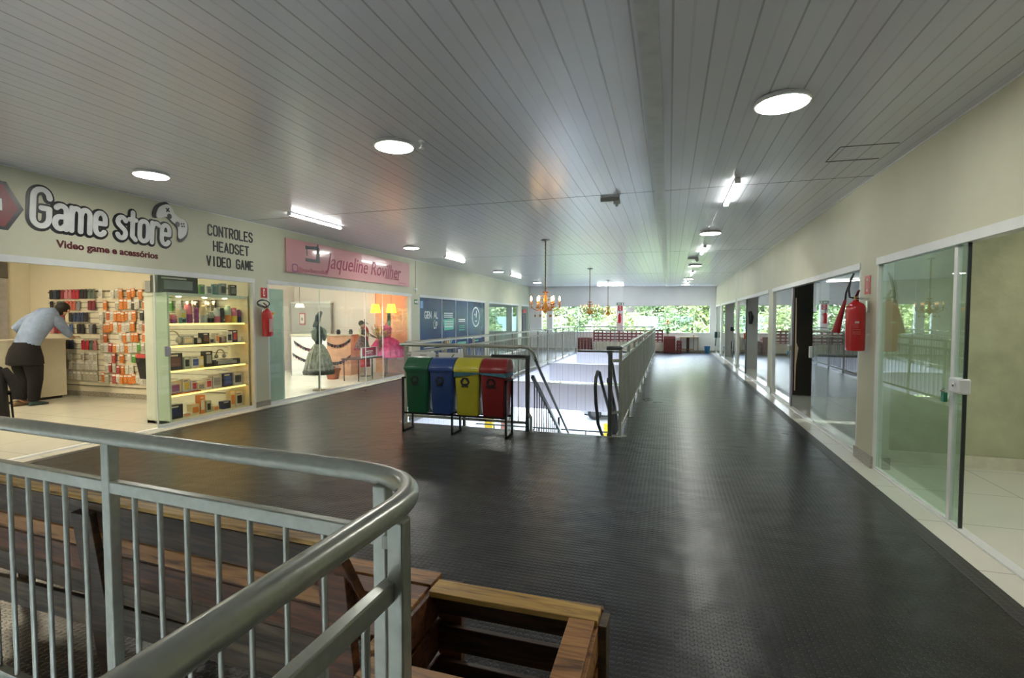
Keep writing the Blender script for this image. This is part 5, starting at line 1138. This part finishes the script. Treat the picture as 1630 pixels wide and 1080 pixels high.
def pendant(x, y, z, label, col, es, r, h, top):
    o3 = (x, y, top); t = thing('pendant_lamp', label, 'lamp', o3); m = MB(o3); m.tube([(x, y, top), (x, y, z + h)], .006, 6); m.build('cord', BLACKP, t)
    m = MB(o3); m.lathe([(r, 0), (r * .98, h * .1), (r * .72, h), (r * .70, h), (r * .95, h * .1), (r * .97, 0.002)], (x, y, z), 20); m.build('shade', mat('lamp_shade_' + name_of(col), col, .7, emit=col, es=es, noise=0), t, smooth=True)
    m = MB(o3); m.ball((x, y, z + h * .4), .03, 6); m.build('bulb', SPOT, t, smooth=True)
pendant(-7.69, 12.0, 1.66, 'glowing orange pendant lampshade, left one of the pair in the dressmaker shop', (1, .42, .03), 1.6, .14, .24, 2.9)
pendant(-7.20, 12.0, 1.66, 'glowing orange pendant lampshade, right one of the pair in the dressmaker shop', (1, .42, .03), 1.6, .14, .24, 2.9)
pendant(-9.35, 11.0, 1.80, 'small white pendant lamp above the dressmaker counter', (1, .85, .6), .8, .12, .10, 2.9)
# wedding-gown mannequins, dress form etc
def dress_form(x, y, z0, s, prof_skirt, cs, ct, label, name='mannequin', extra=None):
    o3 = (x, y, z0); t = thing(name, label, 'mannequin', o3)
    m = MB(o3); m.lathe([(.20 * s, 0), (.20 * s, .015), (.03, .03)], o3, 20); m.build('base', TANW, t, smooth=True)
    m = MB(o3); m.tube([(x, y, z0 + .02), (x, y, z0 + .75 * s)], .025 * s, 10); m.build('pole', mat('grey_pole', (.2, .19, .16), .4, .4), t)
    m = MB(o3); n = 36; rings = []
    for r, z in prof_skirt: rings.append([(x + (r * s) * (1 + .06 * (k % 2)) * cos(2 * pi * k / n), y + (r * s) * (1 + .06 * (k % 2)) * sin(2 * pi * k / n), z0 + z * s) for k in range(n)])
    m.loft(rings, False); m.build('skirt', cs, t, smooth=False)
    m = MB(o3); m.lathe([(.12 * s, .92 * s), (.115 * s, .98 * s), (.14 * s, 1.08 * s), (.16 * s, 1.18 * s), (.17 * s, 1.27 * s), (.12 * s, 1.33 * s), (.05 * s, 1.36 * s), (.045 * s, 1.42 * s)], o3, 18, sx=.75); m.build('torso', ct, t, smooth=True)
    return t, o3
TUL = mat('grey_green_tulle', (.34, .34, .27), .8, noise=.3, scale=25, stretch=(1, 1, .3)); DENIM = mat('grey_blue_cloth', (.06, .08, .10), .8, noise=.2); SAGE = mat('sage_cloth', (.24, .28, .24), .8, noise=.15)
t, o3 = dress_form(-7.02, 8.80, 0, 1.0, ((.46, .36), (.43, .45), (.38, .60), (.30, .78), (.20, .90), (.13, .97)), TUL, DENIM, 'mannequin in a dark bodice and wide grey-green tulle skirt just inside the dressmaker glass')
m = MB(o3); m.lathe([(.475, .34), (.49, .40), (.45, .44)], o3, 30); m.build('skirt_band', mat('dark_tulle', (.08, .08, .06), .8, noise=.3, scale=40), t)
for s in (-1, 1):
    m = MB(o3); m.tube([(-7.02, 8.80 + s * .15, 1.28), (-7.0, 8.80 + s * .24, 1.22), (-6.98, 8.80 + s * .25, 1.12), (-6.96, 8.80 + s * .20, 1.05)], [.06, .085, .08, .04], 12); m.build('puff_sleeve', SAGE, t, smooth=True)
m = MB(o3); m.ball((-7.02, 8.78, 1.50), .085, 8, 1.25); m.build('head', DENIM, t, smooth=True)
m = MB(o3); m.loft([[(-7.02 + .10 * cos(a), 8.66 + i * .075 + .03 * sin(a), 1.36 + i * .085 + .05 * sin(a)) for a in [2 * pi * k / 12 for k in range(12)]] for i in range(4)]); m.build('bonnet', mat('dark_bonnet', (.04, .06, .06), .7), t, smooth=True)
t.scale = (.66, .66, 1.0)
# side table, bag sign, doll, plant pot, vase
oo = (-7.25, 10.8, 0); t = thing('side_table', 'low dark table with thin legs in the dressmaker window', 'table', oo)
m = MB(oo); m.box(-7.50, -7.02, 10.2, 11.5, .52, .545); m.build('table_top', W_DRK, t)
for x in (-7.46, -7.06):
    for y in (10.26, 10.85, 11.44): m = MB(oo); m.tube([(x, y, 0.001), (x, y, .52)], .011, 6); m.build('leg', BLK, t)
o3 = (-7.12, 10.75, .545); t = thing('pink_sign_card', 'bright crimson card with white edge standing on the dressmaker table', 'card', o3)
m = MB(o3); m.box(-7.10, -7.08, 10.42, 11.10, .547, .80); m.build('card', SIGNW, t)
m = MB(o3); m.box(-7.08, -7.077, 10.46, 11.04, .585, .79); m.build('printed_face', mat('crimson', (.50, .015, .08), .4), t)
m = MB(o3); m.box(-7.077, -7.075, 10.6, 10.9, .69, .715); m.box(-7.077, -7.075, 10.65, 10.85, .65, .665); m.build('text_lines', SIGNW, t)
o3 = (-7.35, 10.85, .545); t = thing('display_doll', 'doll in a tartan dress standing on the dressmaker table', 'doll', o3)
m = MB(o3); m.lathe([(.22, .22), (.20, .28), (.14, .42), (.075, .52), (.08, .62), (.085, .68), (.04, .72), (.03, .75)], o3, 24, sx=.8); m.build('dress', mat('tartan', (.13, .07, .07), .8, noise=.6, scale=30), t, smooth=True)
m = MB(o3); m.lathe([(.235, .18), (.225, .24), (.20, .24)], o3, 24, sx=.8); m.build('hem_band', mat('wine_cloth', (.16, .01, .025), .8), t)
m = MB(o3); m.ball((-7.35, 10.85, 1.36), .065, 8, 1.15); m.build('head', SK, t, smooth=True)
m = MB(o3); m.ball((-7.36, 10.84, 1.39), .072, 7); m.build('hair', mat('dark_hair', (.012, .008, .006), .6), t, smooth=True)
for s in (-1, 1):
    m = MB(o3); m.tube([(-7.35, 10.85 + s * .08, 1.24), (-7.30, 10.85 + s * .15, 1.10), (-7.22, 10.85 + s * .05, 1.06)], [.035, .03, .02], 8); m.build('arm', mat('cream_sleeve', (.45, .36, .24), .7), t, smooth=True)
    m = MB(o3); m.tube([(-7.35, 10.85 + s * .05, .546), (-7.35, 10.85 + s * .05, .8)], .022, 8); m.build('leg', SK, t)
o3 = (-8.0, 10.55, 0); t = thing('potted_plant', 'terracotta pot with dark green plant on the dressmaker floor', 'plant', o3)
m = MB(o3); m.lathe([(.13, 0), (.17, .22), (.19, .22), (.19, .27), (.16, .27)], o3, 20); m.build('pot', mat('terracotta', (.36, .11, .06), .7), t, smooth=True)
m = MB(o3); random.seed(5)
for k in range(70):
    a = random.uniform(0, 2 * pi); r = random.uniform(0, .18); h = .27 + random.uniform(0, .14); c_ = Vector((-8 + r * cos(a), 10.55 + r * sin(a), h)); u = Vector((cos(a), sin(a), random.uniform(-.2, .6))).normalized() * .05; w_ = Vector((-sin(a), cos(a), 0)) * .02
    m.add([c_ - u, c_ + w_, c_ + u, c_ - w_], [(0, 1, 2, 3)])
m.build('foliage', mat('dark_foliage', (.02, .05, .02), .7), t)
o3 = (-7.15, 11.35, .545); t = thing('flower_vase', 'tall vase of orange and yellow flowers in the dressmaker window', 'vase', o3)
m = MB(o3); m.lathe([(.06, 0), (.07, .05), (.05, .35), (.06, .42), (.05, .42)], o3, 16); m.build('vase', mat('dusty_vase', (.25, .10, .08), .5), t, smooth=True)
m = MB(o3); m2 = MB(o3); random.seed(9)
for k in range(60):
    a = random.uniform(0, 2 * pi); el = random.uniform(.3, 1.4); l_ = random.uniform(.25, .45); d_ = Vector((cos(a) * cos(el), sin(a) * cos(el), sin(el))); b0 = Vector((-7.15, 11.35, .97)); e = b0 + d_ * l_
    m.tube([b0, b0 + d_ * l_ * .9], .004, 4); w_ = d_.cross(Vector((0, 0, 1))).normalized() * .025; m2.k = k % 2; m2.add([e - d_ * .09, e - d_ * .02 + w_, e + d_ * .03, e - d_ * .02 - w_], [(0, 1, 2, 3)])
m.build('stems', mat('olive_stem', (.14, .16, .04), .7), t); m2.build('petals', [mat('orange_petal', (.75, .22, .03), .6), mat('yellow_petal', (.75, .50, .08), .6)], t)
PNK = mat('pink_tulle', (.72, .05, .20), .7, noise=.2, scale=12)
dress_form(-7.18, 11.72, 0, .98, ((.48, .50), (.46, .60), (.40, .78), (.28, .95), (.15, 1.02)), PNK, PNK, 'mannequin in a wide bright pink tulle gown at the right end of the dressmaker window')
o3 = (-7.6, 11.35, 0); t = thing('red_dress_form', 'narrow red dress on a stand beside the flower vase', 'mannequin', o3)
REDC = mat('red_cloth', (.45, .02, .03), .7, noise=.15)
m = MB(o3); m.lathe([(.16, .25), (.14, .6), (.10, .95), (.13, 1.15), (.10, 1.25), (.03, 1.32)], o3, 18, sx=.7); m.build('dress', REDC, t, smooth=True)
m = MB(o3); m.tube([(-7.6, 11.35, .01), (-7.6, 11.35, 1.5)], .012, 8); m.lathe([(.14, 0), (.14, .012), (.02, .02)], o3, 16); m.build('stand', BLK, t)
m = MB(o3); m.tube([(-7.6, 11.18, 1.36), (-7.6, 11.35, 1.42), (-7.6, 11.52, 1.36)], .008, 6); m.build('hanger', BLK, t)
m = MB((-7.2, 12.27, 1.0)); m.box(-7.45, -6.85, 12.25, 12.285, .35, 1.83); w_ = m.build('mirror_panel', mat('painted_warm_light', (.85, .62, .25), .4)); tag(w_, 'tall framed panel painted the warm yellow of bright light on the side wall of the dressmaker shop', 'panel')  # the bright warm light showing here is painted as flat yellow
m = MB((-7.2, 12.27, 1.0)); m.box(-7.47, -7.36, 12.235, 12.255, .35, 1.85); m.build('white_frame', WHITE, w_)
m = MB((-7, 12.2, 0)); m.box(-7.85, -6.76, 12.235, 12.248, .0, 2.9); struct(m, 'wall_shop_peach', mat('peach_wall', (.80, .42, .24), .6))

# ================================================================ RIGHT SHOPS
def sheet(o, y0, y1, x, z0, z1, m_, n=14, amp=.03):
    mb = MB(o); mb.loft([[(x + amp * sin(k * 1.7 + z * 2) + .004 * s, y0 + (y1 - y0) * k / n, z) for s, ks in ((1, range(n + 1)), (-1, range(n, -1, -1))) for k in ks] for z in (z0, z0 + (z1 - z0) * .33, z0 + (z1 - z0) * .66, z1)]); return mb
oo = (2.9, 11.0, 0); t = thing('plastic_sheet', 'dark brown crumpled plastic sheeting hanging inside the second right-hand doorway', 'sheet', oo)
mb = MB(oo); n = 16; mb.loft([[(2.25 + 3.9 * k / n, 10.9 + .05 * sin(k * 1.9 + z * 3) + .004 * s, z) for s, ks in ((1, range(n + 1)), (-1, range(n, -1, -1))) for k in ks] for z in (.02, .5, 1.0, 1.5, 2.0, 2.5, 2.85)])
mb.build('sheet', mat('dark_brown_plastic', (.022, .015, .011), .35, noise=.45, scale=1.6), t, smooth=True)
oo = (XR + .06, 9.42, .2); mb = MB(oo); mb.prism([(XR + .06, 9.40, 1.85), (XR + .06, 9.34, 1.10), (XR + .06, 9.20, 1.02), (XR + .06, 9.34, .75), (XR + .06, 9.36, .3), (XR + .06, 9.42, .3), (XR + .06, 9.44, 1.85)], (0, 0, 0), (.006, 0, 0))
tag(mb.build('torn_paper_strip', mat('tan_paper', (.40, .32, .20), .7)), 'torn tan paper strip hanging on the edge of the third right-hand glass door', 'paper')
mb = MB((3.0, 16.5, 1.5)); mb.box(2.62, 3.35, 16.50, 16.52, 1.06, 1.22); tag(mb.build('wall_plaque', BLACKP), 'dark rectangular plaque on the grey wall seen through the third right-hand doorway', 'plaque')
mb = MB((2.35, 16.4, 1.3)); mb.tube([(2.30, 16.45, 1.72), (2.34, 16.42, 1.55), (2.32, 16.42, 1.35)], [.05, .075, .05], 10); tag(mb.build('wall_phone', BLACKP, smooth=True), 'black wall-mounted handset beside the third right-hand doorway', 'phone')
mb = MB((2.6, 21.38, 1.1)); mb.box(2.3, 2.6, 21.36, 21.38, 1.02, 1.18); tag(mb.build('wall_plaque', BLACKP), 'small dark plaque seen through the farthest right-hand doorway', 'plaque')
oo = (2.28, 20.6, 0); t = thing('bicycle_wheel', 'black bicycle wheel standing in the farthest right-hand doorway', 'wheel', oo)
m = MB(oo); m.tube([(2.28 + .02, 20.6 + .33 * cos(2 * pi * k / 28), .355 + .33 * sin(2 * pi * k / 28)) for k in range(29)], .022, 8, False); m.build('tyre', BLACKP, t, smooth=True)
m = MB(oo)
for k in range(14): a = 2 * pi * k / 14; m.tube([(2.30, 20.6, .355), (2.30, 20.6 + .31 * cos(a), .355 + .31 * sin(a))], .002, 4)
m.build('spokes', CHROME, t, kind='stuff')
m = MB(oo); m.lathe([(.02, -.03), (.03, -.02), (.03, .02), (.02, .03)], (0, 0, 0), 12); m.xf(Matrix.Translation((2.30, 20.6, .355)) @ Matrix.Rotation(pi / 2, 4, 'Y')); m.build('hub', CHROME, t)

# ================================================================ FAR END OF THE HALL
oo = (-1.75, 23.3, 0); t = thing('slatted_bench', 'long dark red slatted bench below the far windows, behind the railing', 'bench', oo)
for k, z in enumerate((.97, .83, .69, .55)):
    m = MB(oo); m.box(-3.35, -.25, 23.35, 23.375, z - .035, z + .035); m.build('back_slat', PAINTWOOD, t)
for k in range(17):
    x = -3.33 + k * .19; m = MB(oo); m.box(x - .03, x + .03, 23.375, 23.40, .02, 1.0); m.build('upright', PAINTWOOD, t)
m = MB(oo); m.box(-3.35, -.25, 23.34, 23.36, .05, .45); m.build('kick_board', mat('cream_board', (.62, .56, .42), .5), t)
m = MB(oo); m.box(-3.35, -.25, 23.40, 23.85, .42, .46); m.build('seat', PAINTWOOD, t)
def pallet_box(x, y, w, d, h, label):
    oo = (x, y, 0); t = thing('pallet_box', label, 'box', oo); n = int(h / .12)
    for k in range(n):
        z = .03 + k * h / n; m = MB(oo); m.box(x - w / 2, x + w / 2, y - d / 2, y - d / 2 + .02, z, z + .095); m.box(x - w / 2, x + w / 2, y + d / 2 - .02, y + d / 2, z, z + .095); m.box(x - w / 2, x - w / 2 + .02, y - d / 2, y + d / 2, z, z + .095); m.box(x + w / 2 - .02, x + w / 2, y - d / 2, y + d / 2, z, z + .095); m.build('slat_course', PAINTWOOD, t)
    m = MB(oo)
    for sx in (-1, 1):
        for sy in (-1, 1): m = MB(oo); m.box(x + sx * (w / 2 - .05) - .03, x + sx * (w / 2 - .05) + .03, y + sy * (d / 2 - .04) - .02, y + sy * (d / 2 - .04) + .02, 0.002, h); m.build('corner_post', W_DRK, t)
    m = MB(oo); m.box(x - w / 2 + .02, x + w / 2 - .02, y - d / 2 + .02, y + d / 2 - .02, h - .06, h - .03); m.build('inside_panel', W_DRK, t)
pallet_box(-3.75, 23.3, .62, .6, .62, 'dark red slatted box at the left end of the far bench')
pallet_box(.02, 23.3, .50, .6, .72, 'dark red slatted planter box at the far end of the right railing')
pallet_box(.42, 23.1, .22, .5, .55, 'lower narrow dark red slatted box beside the far planter')
o3 = (-.05, 23.3, .69); t = thing('orange_flower_plant', 'leafy plant with orange flowers in the far planter box', 'plant', o3); m = MB(o3); m2 = MB(o3); random.seed(3)
for k in range(60):
    a = random.uniform(0, 2 * pi); h = random.uniform(.1, .75); r = random.uniform(0, .16); c_ = Vector((-.05 + r * cos(a), 23.3 + r * sin(a), .69 + h)); u = Vector((cos(a) * .06, sin(a) * .06, .05)); w_ = Vector((-sin(a), cos(a), 0)) * .025
    (m2 if h > .52 else m).add([c_ - u, c_ + w_, c_ + u, c_ - w_], [(0, 1, 2, 3)])
m.tube([(-.05, 23.3, .69), (-.05, 23.3, 1.3)], .012, 5)
m.build('foliage', mat('plant_green', (.10, .22, .05), .7), t); m2.build('flowers', mat('orange_petal', (.75, .22, .03), .6), t)
oo = (1.1, 23.75, 0); t = thing('wooden_table', 'light wooden trestle bench against the far wall under the right window', 'table', oo)
m = MB(oo); m.box(.45, 1.25, 23.55, 23.95, .66, .70); m.build('top', TANW, t)
for x, w in ((.5, .05), (.80, .12), (1.04, .05), (1.22, .05)):
    m = MB(oo); m.box(x - w / 2, x + w / 2, 23.6, 23.66, 0.002, .66 if x < 1.0 else .78 if x < 1.1 else .66); m.build('leg', TANW if w < .1 else W_DRK, t)
m = MB(oo); m.box(.5, 1.04, 23.6, 23.64, .12, .17); m.build('stretcher', TANW, t)
o3 = (1.60, 23.45, 0); m = MB(o3); m.lathe([(.09, 0), (.12, .28), (.13, .28), (.13, .30), (.115, .30), (.085, .02)], o3, 20); b_ = m.build('bucket', mat('blue_plastic', (.01, .13, .30), .35), smooth=True); tag(b_, 'blue plastic bucket on the floor by the far right corner', 'bucket')
m = MB(o3); m.tube([(1.60, 23.45 - .125, .29), (1.60, 23.45 - .14, .2), (1.60, 23.45, .15), (1.60, 23.45 + .14, .2)], .004, 5); m.build('handle', CHROME, b_)
o3 = (1.80, 22.85, .4); m = MB(o3); m.tube([(1.9, 22.85, .95), (1.9, 22.86, .70)], [.06, .07], 10); m.tube([(1.9, 22.86, .70), (1.88, 22.9, .35)], .02, 6); tag(m.build('hanging_extinguisher_hose', mat('dark_teal', (.02, .07, .07), .4), smooth=True), 'small dark item hanging on the last right-hand glass front', 'bag')

# ================================================================ OUTSIDE AND GROUND FLOOR
oo = (-1.9, 24.0, -3.2); t = thing('car', 'white car parked on the bright ground floor below, partly hidden by the beam', 'car', oo)
CP = mat('car_white', (.42, .42, .42), .2, coat=.8, noise=.01)
def crow(y, zs): return [(x - 1.9, y + 24.0, z - 3.2) for x, z in zs]
side = [(-2.05, .35), (-2.1, .6), (-2.0, .85), (-1.5, .95), (-1.0, 1.38), (.2, 1.42), (.8, 1.0), (1.7, .88), (2.05, .7), (2.05, .35), (1.7, .25), (-1.7, .25)]
m = MB(oo); m.loft([crow(-.80, [(x * .98, z * .97 + .01) for x, z in side]), crow(-.72 - .1, side), crow(-.70, side), crow(.70, side), crow(.82, side)]); m.build('body', CP, t, smooth=True)
m = MB(oo); m.prism([(-1.9 - 1.35, 24.0 - .83, -3.2 + .98), (-1.9 - .95, 24.0 - .83, -3.2 + 1.3), (-1.9 + .15, 24.0 - .83, -3.2 + 1.33), (-1.9 + .62, 24.0 - .83, -3.2 + 1.0)], (0, 0, 0), (0, .01, 0)); m.build('side_window', BLACKP, t)
for x in (-3.25, -.55):
    for y in (23.22, 24.75):
        m = MB(oo); m.tube([(x, y - .1, -2.88), (x, y + .1, -2.88)], .31, 24); wh = m.build('wheel', BLACKP, t, smooth=True)
        m = MB(oo); m.tube([(x, y - .11, -2.88), (x, y + .11, -2.88)], .17, 16); m.build('hubcap', mat('hubcap_grey', (.08, .08, .08), .5), wh, smooth=True)
m = MB(oo); m.box(-3.75, -.05, 23.25, 24.75, -3.02, -2.80); m.build('underbody_shade', BLACKP, t)  # black box stands in for the shade beneath the car
m = MB((-2.3, 19.7, -3.2)); m.box(-2.4, -2.15, 19.6, 19.8, -3.2, -2.6); tag(m.build('yellow_bollard', mat('yellow_paint', (.85, .6, .03), .5), bevel=.02), 'short yellow bollard on the ground floor seen through the stair opening', 'bollard')
m = MB((-6.2, 19.2, -3.2)); m.box(-6.45, -5.95, 19.0, 19.4, -3.2, -1.9); b_ = m.build('ground_cabinet', mat('grey_cabinet', (.25, .27, .25), .5), bevel=.01); tag(b_, 'grey cabinet on the ground floor seen past the red recycling bin', 'cabinet')
m = MB((-6.2, 19.2, -3.2)); m.box(-6.4, -6.2, 18.99, 19.0, -3.1, -2.6); m.build('label_plate', mat('cabinet_label', (.5, .2, .15), .5), b_)
t = railing('ground_floor_railing', 'thin dark railing on the ground floor below the stairs', (-7.5, 16.6), (-1.0, 16.6), 0, [0, .25, .5, .75, 1], h=.95, base=-3.2, m=DSILV)

# trees and shrubs beyond the far windows
LEAF = [mat('leaf_yellow_green', (.27, .33, .12), .6, noise=.3, scale=2), mat('leaf_mid_green', (.14, .21, .08), .6, noise=.3, scale=2), mat('leaf_pale_green', (.34, .40, .20), .6, noise=.3, scale=2)]
BARK = mat('pale_bark', (.32, .28, .22), .8, noise=.3, scale=6)
def tree_mesh(seed, kind, h, r, n):
    rnd = random.Random(seed); f = MB()
    blobs = [(Vector((rnd.uniform(-.6, .6) * r, rnd.uniform(-.6, .6) * r, h * rnd.uniform(.35, .92))), rnd.uniform(.28, .5) * r) for _ in range(12)]
    for _ in range(n):
        c_, br = rnd.choice(blobs); d_ = Vector((rnd.gauss(0, 1), rnd.gauss(0, 1), rnd.gauss(0, 1))).normalized() * br * rnd.uniform(.6, 1.05); p = c_ + d_
        a = Vector((rnd.gauss(0, 1), rnd.gauss(0, 1), rnd.gauss(0, .6))).normalized() * rnd.uniform(.12, .24); b = a.cross(Vector((rnd.gauss(0, 1), rnd.gauss(0, 1), rnd.gauss(0, 1)))).normalized() * rnd.uniform(.05, .10)
        f.add([p - a, p + b, p + a, p - b], [(0, 1, 2, 3)])
    w = MB(); w.tube([(0, 0, 0), (rnd.uniform(-.2, .2), 0, h * .4), (rnd.uniform(-.4, .4), rnd.uniform(-.3, .3), h * .85)], [.14, .10, .04], 7)
    for _ in range(6):
        z = h * rnd.uniform(.25, .6); a = rnd.uniform(0, 2 * pi); w.tube([(0, 0, z), (cos(a) * r * .3, sin(a) * r * .3, z + h * .15), (cos(a) * r * .55, sin(a) * r * .55, z + h * .3)], [.06, .04, .02], 5)
    return f.mesh('crown', LEAF[kind]), w.mesh('trunk', BARK)
TM = [tree_mesh(i, i % 3, (7.5, 6.2, 6.8)[i % 3], (2.9, 2.6, 2.7)[i % 3], 4600) for i in range(3)]
SM = [tree_mesh(10 + i, i, 3.4, 2.4, 2600) for i in range(3)]
kinds = ['yellow-green', 'dark green', 'pale green']
rnd = random.Random(4); spots = []
for i in range(16): spots.append((-29 + i * 3.0 + rnd.uniform(-.8, .8), 46 + rnd.uniform(-3, 3), i % 3, rnd.uniform(.95, 1.2)))
for i in range(10): spots.append((-18 + i * 3.3 + rnd.uniform(-.8, .8), 37 + rnd.uniform(-2, 2), (i + 1) % 3, rnd.uniform(.62, .88)))
spots = [q for q in spots if not (-4.5 < q[0] < 4.5 and 36 < q[1] < 47)]
spots += [(-4.6, 50, 2, 1.2), (-1.6, 50, 1, 1.3), (1.4, 51, 0, 1.35), (4.4, 50, 2, 1.25), (-3.2, 38.3, 0, .72), (3.6, 38.0, 2, .85), (3.2, 34, 0, .98), (5.2, 36, 2, 1.0), (6.8, 33, 1, 1.0), (-12.5, 40, 0, 1.15)]
for i, (x, y, k, s) in enumerate(spots):
    row = 'back' if y > 42 else 'front'
    t = thing('tree', '%s tree in the %s row outside the far windows' % (kinds[k], row), 'tree', (x, y, -3.2), rnd.uniform(0, 6), '%s trees in the %s row outside' % (kinds[k], row)); t.scale = (s, s, s)
    for nm, me in zip(('crown', 'trunk'), TM[k]):
        o_ = bpy.data.objects.new(nm, me); COL.objects.link(o_); o_.parent = t
for i in range(9):
    x = -15 + i * 2.6 + rnd.uniform(-.6, .6); y = 31.5 + rnd.uniform(-1, 1); k = (i * 2) % 3; s = rnd.uniform(.95, 1.2)
    t = thing('shrub', '%s shrub close outside the far windows' % kinds[k], 'shrub', (x, y, -3.2), rnd.uniform(0, 6), '%s shrubs outside the far windows' % kinds[k]); t.scale = (s, s, s)
    for nm, me in zip(('crown', 'trunk'), SM[k]):
        o_ = bpy.data.objects.new(nm, me); COL.objects.link(o_); o_.parent = t
oo = (.2, 42, -3.2); t = thing('house', 'low house with a pale green metal roof among the trees outside', 'house', oo)
m = MB(oo); m.box(-3.2, 2.6, 40.5, 44, -3.2, .55); m.build('walls', mat('house_wall', (.30, .29, .25), .7), t)
m = MB(oo); m.prism([(-3.6, 40, .5), (-3.6, 42.2, 1.7), (-3.6, 44.4, .5)], (0, 0, 0), (6.6, 0, 0)); m.build('roof', mat('pale_green_roof', (.085, .15, .12), .5), t)
for x in (-2.2, .4):
    m = MB(oo); m.box(x, x + .9, 40.46, 40.5, -.9, .3); m.build('window', BLACKP, t)
